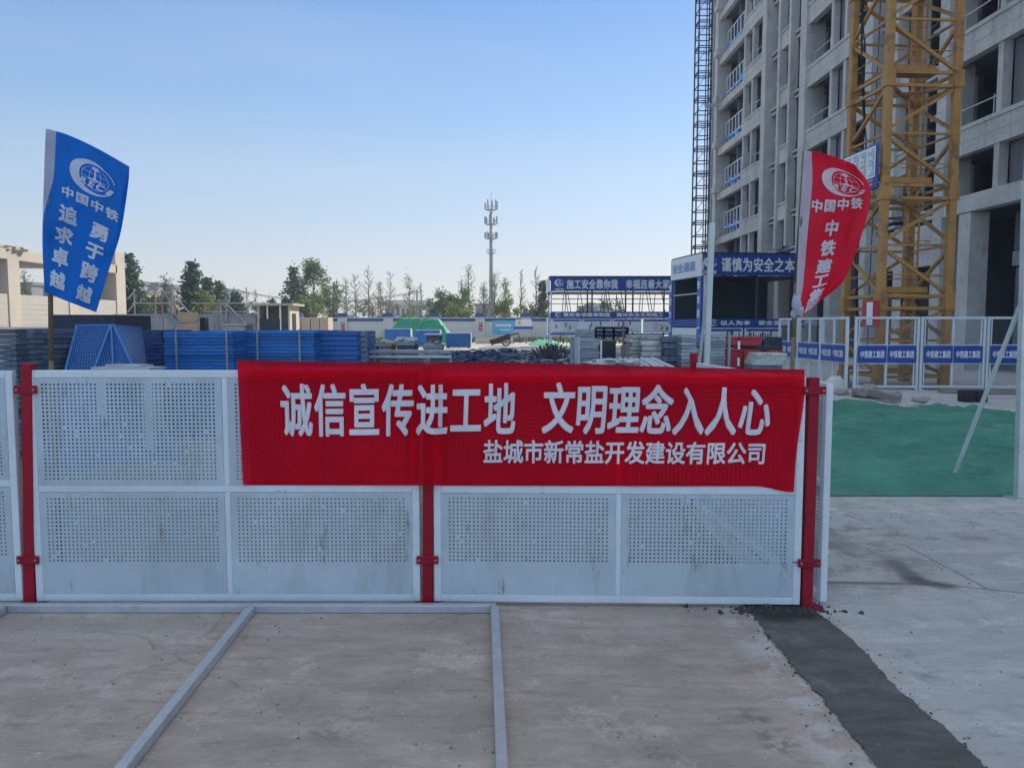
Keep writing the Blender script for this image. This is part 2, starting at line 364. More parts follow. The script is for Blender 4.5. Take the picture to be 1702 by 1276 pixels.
for (a, b, wd, op) in (((90, 1150), (200, 1130), .01, .35), ((1255, 1195), (1300, 1240), .035, .55), ((1060, 1215), (1085, 1265), .004, .5), ((1000, 1190), (1060, 1250), .003, .5), ((880, 1055), (1100, 1075), .02, .25), ((540, 1215), (590, 1235), .02, .4), ((1090, 1262), (1115, 1266), .025, .4), ((640, 1085), (720, 1095), .01, .3), ((345, 1110), (420, 1050), .008, .3)):
    A, B = gr(*a), gr(*b); st.append(((A.x, A.y), (B.x, B.y), wd, wd * 1.6, .05, tyre, op, 14))
st.append(((1.22, 1.0), (1.25, 4.2), .05, .10, .10, (.47, .46, .45), .75, 5))
slab_a = slab_mat('worn yard concrete', (.415, .355, .30), (.295, .25, .213), (.52, .455, .40), st)
MB().quad((-14, -3, .004), (1.312, -3, .004), (1.305, 6.9, .004), (-14, 6.9, .004)).build('yard_slab', slab_a, origin=(0, 0, 0))['kind'] = 'structure'
st = []
for (a, b, wd, sf, wob, cl, op, gt) in (
        ((1365, 968), (1560, 972), .012, .03, .04, (.10, .10, .10), .75, 0), ((1560, 972), (1702, 986), .006, .012, .02, (.12, .12, .12), .7, 0),
        ((1485, 935), (1525, 968), .03, .06, .08, (.085, .085, .085), .85, 0), ((1525, 965), (1565, 974), .04, .07, .1, (.085, .085, .085), .8, 0),
        ((1500, 905), (1640, 978), .006, .012, .05, (.13, .13, .13), .6, 0), ((1640, 978), (1720, 1010), .02, .03, .08, (.2, .2, .2), .6, 7),
        ((1380, 870), (1450, 920), .28, .25, .4, (.19, .185, .18), .7, 2.5), ((1385, 905), (1440, 965), .22, .2, .3, (.21, .20, .19), .6, 3),
        ((1480, 888), (1560, 898), .05, .10, .2, (.17, .165, .16), .6, 5), ((1600, 890), (1625, 895), .05, .1, .2, (.17, .165, .16), .6, 5),
        ((1480, 1085), (1510, 1092), .03, .07, .15, (.24, .24, .24), .6, 9), ((1520, 1110), (1545, 1130), .02, .05, .1, (.2, .2, .2), .6, 9)):
    A, B = gr(*a), gr(*b); st.append(((A.x, A.y), (B.x, B.y), wd, sf, wob, cl, op, gt))
for i in range(9):                        # sweeping tyre streaks near the green net
    A, B = gr(1380 + i * 33, 832 + (i % 3) * 5), gr(1475 + i * 42, 888 + (i % 2) * 8); st.append(((A.x, A.y), (B.x, B.y), .015, .05, .03, (.26, .25, .235), .55, 3.5))
slab_b = slab_mat('pale poured concrete', (.45, .445, .435), (.35, .345, .335), (.55, .545, .53), st)
MB().quad((1.66, -3, .004), (24, -3, .004), (24, 7.12, .004), (1.72, 7.12, .004)).build('pavement', slab_b, origin=(0, 0, 0))['kind'] = 'structure'
tm = slab_mat('fresh dark mortar', (.115, .112, .108), (.078, .076, .074), (.18, .175, .165), [((1.5, 4.22), (1.5, 4.3), .16, .1, .15, (.022, .022, .022), .9, 0)])
def strip_pt(u, v):
    y = -3 + v * 7.32; e = .02 * noise.noise(Vector((y * 3, 3, 0))) + .016 * noise.noise(Vector((y * 13, 7, 0))) + .01 * noise.noise(Vector((y * 41, 7, 0)))
    e2 = .03 * noise.noise(Vector((y * 2, 30, 0))) + .02 * noise.noise(Vector((y * 9, 70, 0))) + .012 * noise.noise(Vector((y * 37, 70, 0)))
    return Vector(((1.325 + e) * (1 - u) + (1.715 + e2) * u, y, .0085 + .010 * sin(pi * u) + .004 * noise.noise(Vector((u * 4, y * 9, 2))) * sin(pi * u)))
MB().grid(strip_pt, 14, 420).build('mortar_strip', tm, origin=(0, 0, 0), smooth=True)['kind'] = 'structure'
soil = slab_mat('dusty trodden soil', (.19, .172, .15), (.12, .11, .097), (.27, .25, .22), [])
MB().quad((-30, 4.50, .0075), (1.50, 4.50, .0075), (1.62, 9.5, .0075), (-30, 9.5, .0075)).build('soil', soil, origin=(0, 0, 0))['kind'] = 'structure'
yard_m = slab_mat('trodden yard ground', (.26, .24, .21), (.17, .155, .14), (.36, .335, .30), [])
MB().quad((-30, 9.5, .004), (1.9, 9.5, .004), (9, 44, .004), (-14, 44, .004)).build('yard_ground', yard_m, origin=(0, 0, 0))['kind'] = 'structure'
path_m = slab_mat('white concrete path', (.56, .56, .55), (.44, .44, .43), (.64, .64, .63), [])
MB().quad((2, 7.13, .004), (24, 7.13, .004), (24, 30, .004), (2, 30, .004)).build('path', path_m, origin=(0, 0, 0))['kind'] = 'structure'

def scatter(name, m_, lab, n, fn, smin, smax, seed):
    rn = random.Random(seed); m = MB()
    for i in range(n):
        x, y, z = fn(rn); sz = smin + (smax - smin) * rn.random() ** 3
        q = [Vector((x + sz * rn.uniform(.5, 1) * cos(a + rn.uniform(-.3, .3)), y + sz * rn.uniform(.5, 1) * sin(a), z)) for a in (0, 1.57, 3.14, 4.71)]
        t_ = Vector((x + rn.uniform(-.3, .3) * sz, y + rn.uniform(-.3, .3) * sz, z + sz * rn.uniform(.5, 1.0))); b = len(m.v)
        m.add(q + [t_], [(0, 1, 4), (1, 2, 4), (2, 3, 4), (3, 0, 4)])
    return tag(m.build(name, m_, origin=(0, 0, 0)), lab, kind='stuff')
grit_m = mat('grit', (.22, .20, .175), .9, var=.5, scale=40)
scatter('grit', grit_m, 'small stones and grit scattered over the concrete before the fence', 600, lambda r: (r.uniform(-3.2, 1.3), r.uniform(1.9, 4.3), .0045), .002, .012, 1)
scatter('grit', grit_m, 'small stones and grit scattered over the pale concrete at right', 500, lambda r: (r.uniform(1.75, 6), r.uniform(2, 7), .0045), .002, .014, 2)
def edge_pt(r):
    y = r.uniform(2.2, 4.3); return ((1.31 if r.random() < .5 else 1.70) + r.gauss(0, .035), y, .006)
scatter('mortar_crumbs', mat('dark crumbs', (.05, .05, .052), .9, var=.5, scale=30), 'dark mortar crumbs along both edges of the dark strip', 420, edge_pt, .002, .011, 3)
scatter('mortar_crumbs', MATS['dark crumbs'], 'rough lumps of dark mortar at the foot of the fence corner', 420, lambda r: (r.gauss(1.5, .14), 4.2 + r.gauss(0, .045), .006), .006, .034, 4)
# ================================================================== near fence
YS = -.0198
def perforated(mb, x0, x1, z0, z1, px=.0228, pz=.0222, r=.0062, frame=.03, solid_below=None):
    """a sheet with real holes punched through it"""
    if solid_below: mb.quad((x0, YS, z0), (x1, YS, z0), (x1, YS, solid_below), (x0, YS, solid_below)); z0 = solid_below
    nx = int((x1 - x0 - 2 * frame) / px); nz = int((z1 - z0 - 2 * frame * .6) / pz)
    hx0 = (x0 + x1 - nx * px) / 2; hx1 = hx0 + nx * px; hz0 = (z0 + z1 - nz * pz) / 2; hz1 = hz0 + nz * pz
    for (a, b, c2, d) in ((x0, hx0, z0, z1), (hx1, x1, z0, z1), (hx0, hx1, z0, hz0), (hx0, hx1, hz1, z1)):
        mb.quad((a, YS, c2), (b, YS, c2), (b, YS, d), (a, YS, d))
    rn = random.Random(int(x0 * 1000) + int(z0 * 100))
    ring = [(cos(2 * pi * k / 8 + pi / 8), sin(2 * pi * k / 8 + pi / 8)) for k in range(8)]
    for i in range(nx):
        for j in range(nz):
            ax, az = hx0 + i * px, hz0 + j * pz; cx, cz = ax + px / 2, az + pz / 2
            if rn.random() < .012: mb.quad((ax, YS, az), (ax + px, YS, az), (ax + px, YS, az + pz), (ax, YS, az + pz)); continue
            vs = [(cx + a * r, YS, cz + b * r) for a, b in ring] + [(ax + px, YS, az + pz), (ax, YS, az + pz), (ax, YS, az), (ax + px, YS, az)]
            mb.add(vs, [(8, 9, 2, 1), (0, 8, 1), (9, 10, 4, 3), (2, 9, 3), (10, 11, 6, 5), (4, 10, 5), (11, 8, 0, 7), (6, 11, 7)])
def fence_panel(label, loc, rotz, W, H, stile, midz, holez, flip=False):
    t = thing('perforated_fence', label, 'fence panel', loc, rotz, 'perforated white fence panels')
    k = .042; m = MB(); zb = .025
    m.box(0, k, -.02, .02, zb, H); m.box(W - k, W, -.02, .02, zb, H)
    m.box(k, W - k, -.02, .02, zb, zb + k); m.box(k, W - k, -.02, .02, H - k, H)
    m.box(k, W - k, -.018, .018, midz - k / 2, midz + k / 2)
    m.box(stile - .016, stile + .016, -.0195, .0195, zb + k, midz - k / 2); m.box(stile - .016, stile + .016, -.0195, .0195, midz + k / 2, H - k)
    m.build('frame', white_paint, t, local=True, bevel=.004)
    for a, b in ((k, stile - .016), (stile + .016, W - k)):
        u = MB(); perforated(u, a, b, midz + k / 2, H - k); u.build('perforated_sheet', sheet_paint, t, local=True)
        u = MB(); perforated(u, a, b, zb + k, midz - k / 2, solid_below=holez); u.build('perforated_sheet', sheet_paint, t, local=True)
    return t
PL, PM, PR = gr(53, 1004), gr(711, 1004), gr(1339, 1010)
def post(name_label, base, top_px, w_=.058, base_rot=0., clamps=True):
    top = at(top_px[0], top_px[1], base.y)
    t = thing('fence_post', name_label, 'post', (base.x, base.y, 0), 0, 'red fence posts')
    MB().bar((base.x, base.y, .008), top, w_, w_, up=(0, 1, 0)).build('upright', red_paint, t, bevel=.005)
    MB().box(base.x - .075, base.x + .075, base.y - .06, base.y + .06, .004, .014).build('base_plate', red_paint, t, bevel=.003)
    for zz in ((.27, 1.24) if clamps else ()):
        k = zz / max(.1, top.z); cx = base.x + (top.x - base.x) * k
        MB().box(cx - .062, cx + .062, base.y - w_ / 2 - .010, base.y - w_ / 2 + .004, zz - .023, zz + .023).build('clamp', red_paint, t, bevel=.003)
        for sx in (-.047, .047): MB().tube((cx + sx, base.y - w_ / 2 - .016, zz), (cx + sx, base.y - w_ / 2 - .010, zz), .006, n=6).build('bolt', galv_dull, t)
    return t
post('red square post at the left end of the fence, top bare above the panels', PL, (48, 604))
post('red square post in the middle of the fence, upper half under the banner', PM, (713, 604), clamps=True)
post('red square post right of the banner, at the fence corner', PR, (1351, 627))
yF = PM.y
midz = at(400, 811, yF).z; holez = at(400, 940, yF).z
def ang(a, b): return math.atan2(b.y - a.y, b.x - a.x)
a = Vector((PL.x + .040, PL.y + .0, 0)); b = Vector((PM.x - .040, PM.y, 0))
fence_panel('wide white perforated panel left of the middle post, banner over its right half', a, ang(a, b), (b - a).length, at(220, 615, yF).z, (b - a).length * .505, midz, holez)
a = Vector((PM.x + .040, PM.y, 0)); b = Vector((PR.x - .040, PR.y, 0))
fence_panel('white perforated panel right of the middle post, upper half covered by the banner', a, ang(a, b), (b - a).length, at(900, 618, yF).z - .02, (b - a).length * .505, at(1000, 812, yF).z, holez + .012)
b = Vector((PL.x - .040, PL.y + .005, 0)); a = b - Vector((2.2, -.02, 0))
fence_panel('white perforated panel cut off by the left edge of the photo', a, ang(a, b), (b - a).length, at(20, 616, yF).z, 1.1, midz + .03, holez + .04)
a = Vector((PR.x + .112, PR.y + .03, 0)); b = Vector((PR.x - .06, 6.62, 0))
fence_panel('white perforated panel running back from the fence corner, seen edge on', a, ang(a, b), (b - a).length, 1.275, 1.2, .70, .31)
w0 = at(1306, 934, yF - .06); w1 = at(1364, 936, PR.y - .05)
tag(MB().path([w0, w0.lerp(w1, .4) + Vector((0, -.012, .006)), w0.lerp(w1, .7) + Vector((0, -.03, -.004)), w1], .0025, 5).build('tie_wire', rubber), 'thin dark wire tied round the lower clamp at the fence corner', 'wire')
post('short red post at the far end of the panel running back', Vector((b.x - .01, b.y + .06, 0)), (1153, 587), .06, clamps=False)

# ------------------------------------------------------------------ the red banner
def cloth_mat(name, col, tr, fine=160., gloss=.5, clear=0.):
    t = NT(name); v = t.coords(False)
    c = t.mix(t.rng(t.noise(v, 3, 5), .3, .7), tuple(x * .9 for x in col), tuple(min(1, x * 1.08) for x in col))
    t.l(c, t.b.inputs['Base Color']); t.b.inputs['Roughness'].default_value = gloss; t.b.inputs['Specular IOR Level'].default_value = .25
    t.bump(t.noise(v, fine, 2), .15, .002)
    tl = t.n('BsdfTranslucent'); t.l(c, tl.inputs['Color']); mx = t.n('MixShader'); mx.inputs[0].default_value = tr
    t.l(t.b.outputs[0], mx.inputs[1]); t.l(tl.outputs[0], mx.inputs[2]); sh = mx
    if clear:                             # loose weave: a little is seen straight through
        tp = t.n('BsdfTransparent'); tp.inputs['Color'].default_value = (1, .25, .3, 1); sh = t.n('MixShader'); sh.inputs[0].default_value = clear; t.l(mx.outputs[0], sh.inputs[1]); t.l(tp.outputs[0], sh.inputs[2])
    t.l(sh.outputs[0], t.t.nodes['Material Output'].inputs['Surface'])
    MATS[name] = t.m; return t.m
ban_red = cloth_mat('banner red cloth', (.93, .012, .060), .86, clear=.12)
ban_white = cloth_mat('banner white print', (.84, .81, .85), .36)
def smooth(x, a, b):
    t = max(0., min(1., (x - a) / (b - a))); return t * t * (3 - 2 * t)
def ban(u, v, off=0.):
    """u along, v down; the top hand-width leans back over the rail, the rest hangs on the panels"""
    py0 = 598 + 15 * u ** 1.3 + 1.5 * sin(u * 9); py1 = 806 + 2 * u + 10 * smooth(u, .93, 1.0)
    px0, px1 = 394 + 10 * v, 1337 - 19 * v ** 1.4 + 2 * sin(v * 7)
    px = px0 + (px1 - px0) * u; py = py0 + (py1 - py0) * v
    Y = PM.y + (PR.y - PM.y) * max(0, (px - 712) / 630.) - .0216
    Y += .085 * smooth(.058 - v, 0, .058)                          # top strip slopes back
    d = abs(px - 712) / 1.0
    Y -= .060 * (1 - smooth(d, 10, 25)) * (1 - .3 * smooth(.1 - v, 0, .1))   # pulled over the post
    Y -= .020 * (1 - smooth(px - 394, 14, 24)) + .012 * smooth(u, .955, 1)    # loose ends
    Y -= .004 * max(0, sin(u * 31 + v * 2 + 3 * noise.noise(Vector((u * 6, v * 2, 4))))) ** 2 * (.3 + .7 * v) + .010 * max(0, noise.noise(Vector((u * 7, v * 1.6, 1))) - .22) + .022 * smooth(v, .90, 1) * max(0, noise.noise(Vector((u * 9, 0, 7))))
    return at(px, py, Y - off)
bt = thing('banner', 'red cloth banner with white Chinese slogan tied over the white fence', 'banner', (at(865, 812, yF - .05).x, yF - .05, .72))
MB().grid(ban, 190, 44).build('cloth', ban_red, bt, smooth=True)
m = MB(); UV = lambda px, py: (px, py)
def bpx(px, py):                          # print position measured along the cloth
    u = (px - 396) / 939.; top = 598 + 15 * max(0, u) ** 1.3; return ban(u, (-py - top) / (208. - 1 + 3 * u), .0028)
for i, ch in enumerate('诚信宣传进工地'): put(m, ch, bpx, 491.5 + i * 56.6, -(680.5 + i * .3), 54, 92, .022, cut=7)
for i, ch in enumerate('文明理念入人心'): put(m, ch, bpx, 929 + i * 54.6, -(681.5 + i * 1.1), 54, 90, .022, cut=7)
m.build('lettering', ban_white, bt)
m = MB()
for i, ch in enumerate('盐城市新常盐开发建设有限公司'): put(m, ch, bpx, 822 + i * 34.3, -(754 + i * .65), 34.5, 41, .017, cut=3)
m.build('lettering', ban_white, bt)

# ------------------------------------------------------------------ steel frame lying on the slab
A, B = gr(0, 1017), gr(824, 1019)
ft = thing('steel_tube_frame', 'open galvanised square tube frame lying flat on the concrete', 'steel frame', (-1.4, A.y, 0))
yT = (A.y + B.y) / 2
def ftube(p, q, z=.028): MB().bar((p[0], p[1], z), (q[0], q[1], z), .044, .044).build('tube', galv, ft, bevel=.004)
ftube((-4.1, yT + .01), (B.x + .0, yT))
for (p1, p2) in (((822, 1024), (834, 1290)), ((416, 1022), (205, 1290)), ((2, 1022), (-420, 1290))):
    P, Q = gr(*p1), gr(*p2); d = (Q - P).normalized(); P = Vector((P.x, yT - .024, 0)); Q = P + d * 2.4; ftube(P, Q)
m = MB()
for p1 in ((822, 1020), (416, 1020), (2, 1020)):
    P = gr(*p1); m.box(P.x - .024, P.x + .024, yT - .028, yT - .022, .006, .05)
m.build('weld_seam', galv_dull, ft)

# ------------------------------------------------------------------ galvanised support posts with braces
post_steel = mat('weathered post steel', (.48, .54, .53), .5, .2, var=.2, scale=3)
def support(label, base, top, wd, hi, lo):
    t = thing('support_post', label, 'post', (base.x, base.y, 0), 0, 'galvanised banner frame posts')
    MB().bar((base.x, base.y, .012), top, wd, wd, up=(0, 1, 0)).build('upright', post_steel, t, bevel=.006)
    MB().bar(lo, hi, .45 * wd, .45 * wd).build('brace', post_steel, t, bevel=.004)
    MB().box(base.x - .1, base.x + .1, base.y - .1, base.y + .1, .003, .013).build('base_plate', galv, t, bevel=.002)
    return t
S1 = gr(1694, 829); S1.z = 0
support('tall galvanised post with slanting brace at the right edge, beside the green net', S1, at(1708, 300, S1.y), .07, at(1704, 486, S1.y + .03), gr(1581, 806) + Vector((0, 0, .03)))
S2 = at(1170, 600, 7.1); S2 = Vector((S2.x, S2.y, 0))
support('galvanised post with slanting brace rising behind the banner', S2, at(1183.5, 371, 7.1), .05, at(1179, 436, 7.13), Vector((at(1150, 620, 7.5).x - .02, 7.5, .03)))

# ------------------------------------------------------------------ flags
def flag(label, Y, pole_pts, left, top, right, bottom, sleeve_w, col, draw, loc_px, name='flag'):
    """cloth patch bounded by four measured edges, hung beside its bamboo pole"""
    b0 = pole_pts[0]; t = thing('flag', label, 'flag', (b0.x, b0.y, 0), 0, 'company flags on bamboo poles')
    m = MB(); m.path([p + Vector((0, .024, 0)) for p in [b0] + pole_pts[1:]], .014, 8); m.build('pole', bamboo, t, smooth=True)
    def interp(poly, s):
        ds = [0.]
        for p, q in zip(poly, poly[1:]): ds.append(ds[-1] + math.hypot(q[0] - p[0], q[1] - p[1]))
        x = s * ds[-1]
        for i in range(len(poly) - 1):
            if x <= ds[i + 1] + 1e-9:
                k = (x - ds[i]) / max(1e-9, ds[i + 1] - ds[i]); break
        n = len(poly); p0 = poly[max(0, i - 1)]; p1 = poly[i]; p2 = poly[i + 1]; p3 = poly[min(n - 1, i + 2)]
        if n == 2: return tuple(p1[j] + (p2[j] - p1[j]) * k for j in (0, 1))
        return tuple(.5 * (2 * p1[j] + (p2[j] - p0[j]) * k + (2 * p0[j] - 5 * p1[j] + 4 * p2[j] - p3[j]) * k * k + (3 * p1[j] - p0[j] - 3 * p2[j] + p3[j]) * k ** 3) for j in (0, 1))
    def pos(u, v, off=0.):
        L = interp(left, v); Rr = interp(right, v); T = interp(top, u); Bb = interp(bottom, u)
        c00, c10, c01, c11 = left[0], right[0], left[-1], right[-1]
        p = [(1 - u) * L[j] + u * Rr[j] + (1 - v) * T[j] + v * Bb[j] - ((1 - u) * (1 - v) * c00[j] + u * (1 - v) * c10[j] + (1 - u) * v * c01[j] + u * v * c11[j]) for j in (0, 1)]
        dY = .060 * sin(u * 5.2 - v * 2.2 + .6) * u + .022 * sin(u * 11 + v * 5 + 2 * noise.noise(Vector((u * 2, v * 2, 6)))) * (.25 + u) + .022 * noise.noise(Vector((u * 4 + v * 2, v * 5, 2))) + .008 * noise.noise(Vector((u * 12, v * 8, 4)))
        return at(p[0], p[1], Y + dY - off)
    MB().grid(pos, 40, 60).build('cloth', col, t, smooth=True)
    sm = MB(); sm.grid(lambda a, v: pos(a * sleeve_w(v) - .002, v, .0022), 6, 60); sm.build('sleeve', MATS['flag white cloth'], t, smooth=True)
    for nm, fnd in draw:
        mm = MB(); fnd(mm, lambda x, y: pos(x, -y, .0045)); mm.build(nm, MATS['flag white print'], t)
    return t, pos
fl_blue = cloth_mat('flag blue cloth', (.008, .175, .66), .5); fl_red = cloth_mat('flag red cloth', (.78, .015, .045), .5)
cloth_mat('flag white cloth', (.62, .63, .72), .45); cloth_mat('flag white print', (.80, .82, .88), .45)
def blue_art(kind):
    def d(mm, f):
        if kind == 'emblem': emblem(mm, lambda x, y: f(.565 + x * .262, -.205 + y * .122), 0, 0, 1.0)
        else:
            for i, ch in enumerate('中国中铁'): put(mm, ch, f, .30 + i * .178, -.345 - .004 * i, .165, .066, .022, cut=4)
            for i, ch in enumerate('勇于跨越'): put(mm, ch, f, .735 - .012 * i, -.50 - .132 * i, .235, .105, .028, cut=4)
            for i, ch in enumerate('追求卓越'): put(mm, ch, f, .335 - .024 * i, -.478 - .132 * i, .235, .105, .028, cut=4)
    return d
Yf = 4.62
b0 = at(80, 640, Yf); b0 = Vector((b0.x + .012, Yf, 0)); 
flag('blue flag with white railway emblem on a bamboo pole at left', Yf, [b0, at(81, 600, Yf), at(77.5, 214, Yf)],
     [(76, 214), (73, 300), (70.5, 400), (74, 485)], [(76, 214), (112, 224), (160, 246), (215, 277)], [(215, 277), (213, 308), (201, 385), (184, 440), (160, 519)], [(74, 485), (110, 500), (160, 519)],
     lambda v: .135 * (1 - smooth(v, .25, .62)) + .004, fl_blue, [('emblem', blue_art('emblem')), ('lettering', blue_art('text'))], None)
def red_art(kind):
    def d(mm, f):
        if kind == 'emblem': emblem(mm, lambda x, y: f(.60 + x * .295, -.185 + y * .105 - x * .012), 0, 0, 1.0)
        else:
            for i, ch in enumerate('中国中铁'): put(mm, ch, f, .265 + i * .175, -.335 + .010 * i, .165, .075, .022, cut=4)
            for i, ch in enumerate('中铁建工集团'): put(mm, ch, f, .515 + [0, 0, 0, 0, .0, .03][i], -(.455, .575, .685, .775, .865, .945)[i], .205 + .02 * i, (.095, .098, .092, .088, .088, .08)[i], .026, cut=4)
    return d
Yr = 4.75
b0 = at(1321, 640, Yr); b0 = Vector((b0.x - .01, Yr, 0))
rt, rpos = flag('red flag with white railway emblem on a bamboo pole beside the crane', Yr, [b0, at(1321, 560, Yr), at(1326, 470, Yr), at(1340, 249, Yr)],
     [(1337, 250), (1331, 340), (1326, 430), (1322, 500)], [(1337, 250), (1375, 257), (1420, 273)], [(1420, 273), (1447, 316), (1434, 385), (1405, 462), (1372, 494)], [(1322, 500), (1332, 524), (1372, 494)],
     lambda v: .175 + .05 * smooth(v, .5, 1), fl_red, [('emblem', red_art('emblem')), ('lettering', red_art('text'))], None)
m = MB(); m.lump(at(1324, 505, Yr - .02), .03, .03, .06, 3, .5); m.lump(at(1326, 516, Yr - .02), .035, .025, .03, 5, .6); m.lump(at(1319, 522, Yr - .02), .018, .015, .025, 9, .6); m.lump(at(1330, 522, Yr - .02), .014, .015, .022, 8, .6)
m.build('knot', MATS['flag white cloth'], rt, smooth=True)

# ================================================================== green dust net, rubble, planks
net_t = NT('green dust net'); v = net_t.coords(False)
c = net_t.mix(net_t.rng(net_t.noise(v, .9, 7, .65), .35, .65), (.05, .25, .165), (.12, .40, .28))
c = net_t.mix(net_t.math('MULTIPLY', net_t.rng(net_t.noise(net_t.coords(False, (1, 5, 1)), 1.6, 8, .7), .5, .72), .5), c, (.15, .42, .31))
c = net_t.mix(net_t.math('MULTIPLY', net_t.rng(net_t.noise(v, 2.3, 8, .7), .56, .72), .7), c, (.085, .12, .085))
c = net_t.mix(net_t.math('MULTIPLY', net_t.rng(net_t.noise(v, 120, 2), .35, .65), .3), c, (.02, .12, .08))
net_t.l(c, net_t.b.inputs['Base Color']); net_t.b.inputs['Roughness'].default_value = .75
net_t.bump(net_t.noise(net_t.coords(False, (1, 3.4, 1)), 4, 9, .72), .9, .09); MATS['green dust net'] = net_t.m
def netp(u, v):
    n0, n1 = Vector((1.83, 7.10, 0)), Vector((10.8, 7.02, 0)); f0, f1 = Vector((5.2, 15.6, 0)), Vector((10.8, 11.9, 0))
    p = (n0.lerp(n1, u)).lerp(f0.lerp(f1, u), v)
    e = smooth(v, 0, .06) * smooth(1 - v, 0, .05) * smooth(u, 0, .04)
    q = Vector((p.x * .8, p.y * .9, 0))
    h = .04 + .05 * (noise.noise(q) + .6) + (.07 * abs(noise.noise(q * 2.7))) + .09 * (.5 - abs(noise.noise(Vector((p.x * 1.6 + p.y * .5, p.y * 5, 0))))) ** 2 * 4 * .5 + .05 * abs(noise.noise(Vector((p.x * 2.2 - p.y, p.y * 6, 5)))) + .02 * noise.noise(q * 9)
    for (px, py, amp, rad) in ((1468, 676, .14, .45), (1556, 686, .20, .3), (1412, 680, .06, .6), (1640, 704, .05, .7), (1500, 760, .08, .8), (1440, 790, .06, .6)):
        g = gr(px, py); d = ((p.x - g.x) ** 2 + (p.y - g.y) ** 2) / rad ** 2; h += amp * math.exp(-d)
    p.x += .12 * noise.noise(Vector((p.y * .9, 5, 0))) * (1 - v); p.y += .3 * noise.noise(Vector((p.x * 1.3, 9, 0))) * v
    return Vector((p.x, p.y, .012 + e * max(.01, h)))
tag(MB().grid(netp, 170, 190).build('dust_net', net_t.m, smooth=True), 'green dust net spread over rough soil right of the fence', 'ground net')
def rocks(spots, label_fn, m_, name, cat, group):
    for i, (px, py, sx, sz, Y) in enumerate(spots):
        p = at(px, py, Y); tag(MB().lump((p.x, p.y, max(p.z, sz * .6)), sx, sx * .8, sz, i + 2, .35, 12, 8).build(name, m_, smooth=False), label_fn[i], cat, group)
rocks([(1443, 651, .22, .17, 16.8), (1400, 653, .18, .10, 17.5), (1484, 655, .2, .08, 16.6), (1478, 681, .22, .07, 14.6), (1604, 692, .3, .08, 13.4), (1640, 693, .34, .08, 13.0), (1668, 692, .22, .06, 13.0), (1530, 664, .16, .07, 15.2)],
      ['largest round grey boulder on the far edge of the green net', 'low dark stone at the left end of the rubble by the net', 'small flat stone right of the round boulder', 'lone tan stone lying on the green net', 'flat rubble lump at the net edge left of the brace', 'flat wide rubble lump at the net edge behind the brace', 'small flat lump at the right end of the rubble', 'small stone between the two net mounds'], rock_grey, 'stone', 'stone', 'rubble along the green net')
m = MB(); m.tube(at(1418, 652, 17.0), at(1470, 658, 16.5), .10, .08, 9); tag(m.build('log', wood_old, smooth=True), 'grey log lying on the net edge left of the boulder', 'log')
m = MB(); m.bar(at(1448, 651, 16.5), at(1492, 663, 15.6), .16, .12); tag(m.build('timber_beam', wood_old), 'short squared timber beam right of the boulder', 'timber')
p = at(1388, 634, 17.9); m = MB(); m.lump((p.x, p.y, .17), .25, .2, .24, 4, .35, 12, 8)
tag(m.build('sandbag', mat('white woven bag', (.62, .60, .56), .8, var=.12), smooth=True), 'white woven sack leaning at the foot of the mesh fence', 'sack')
for i, (px, lab) in enumerate(((1606, 'black rubber block at the kerb, left of the pair'), (1626, 'black rubber block at the kerb, right of the pair'))):
    p = gr(px, 668); m = MB(); m.box(p.x - .125, p.x + .125, p.y - .14, p.y + .14, .003, .25)
    o = m.build('rubber_block', rubber, bevel=.035); tag(o, lab, 'rubber block', 'black blocks by the mesh fence')
for i, (x0, x1, py, lab) in enumerate(((1372, 1560, 641, 'long grey plank lying along the mesh fence foot'), (1560, 1702, 650, 'second long plank right of the first along the mesh fence foot'))):
    A, B = gr(x0, py + 3), gr(x1, py + 6); m = MB(); m.bar((A.x, A.y, .08), (B.x, B.y, .08), .22, .09); tag(m.build('plank', wood_old), lab, 'plank', 'planks at the mesh fence foot')

# ================================================================== mesh site fence with blue signs
def make_section(W):
    t = thing('mesh_fence_section', 'x', 'fence panel', (0, 0, 0), 0, 'white framed mesh fence sections'); H = 1.80; k = .06
    m = MB(); m.box(0, k, -.03, .03, 0, H); m.box(W - k, W, -.03, .03, 0, H); m.box(k, W - k, -.03, .03, H - k, H); m.box(k, W - k, -.03, .03, .06, .06 + k)
    m.box(W / 2 - .025, W / 2 + .025, -.028, .028, .06 + k, H - k); m.box(k + .03, k + .06, -.02, .02, .06 + k, H - k); m.box(W - k - .06, W - k - .03, -.02, .02, .06 + k, H - k)
    m.box(k, W - k, -.02, .02, 1.10, 1.125); m.box(k, W - k, -.02, .02, .64, .665)
    m.box(-.02, .1, -.16, .16, 0, .02)
    m.build('frame', white_paint, t, local=True, bevel=.006)
    m = MB(); z0, z1 = .12, H - k
    n = int((W - 2 * k) / .055); nz = int((z1 - z0) / .055)
    for i in range(1, n): x = k + (W - 2 * k) * i / n; m.quad((x, .002, z0), (x + .0035, .002, z0), (x + .0035, .002, z1), (x, .002, z1))
    for j in range(1, nz): z = z0 + (z1 - z0) * j / nz; m.quad((k, 0, z), (W - k, 0, z), (W - k, 0, z + .0035), (k, 0, z + .0035))
    m.build('wire_mesh', galv_dull, t, local=True)
    for (a, b) in ((k + .02, W / 2 - .012), (W / 2 + .012, W - k - .02)):
        s = MB().box(a, b, -.048, -.042, .68, 1.09).build('sign', sign_blue, t, local=True)
        l = MB(); line_of(l, '中铁建工集团', lambda x, y: Vector((x, -.0505, y)), a + .05, b - .05, .885, .19, .02)
        l.build('lettering', letter_white, s, local=True)
    return t
FC = gr(1419, 643); FC.y = 18.9; FC.x = at(1419, 600, 18.9).x; W1, W2 = 1.46, 1.56
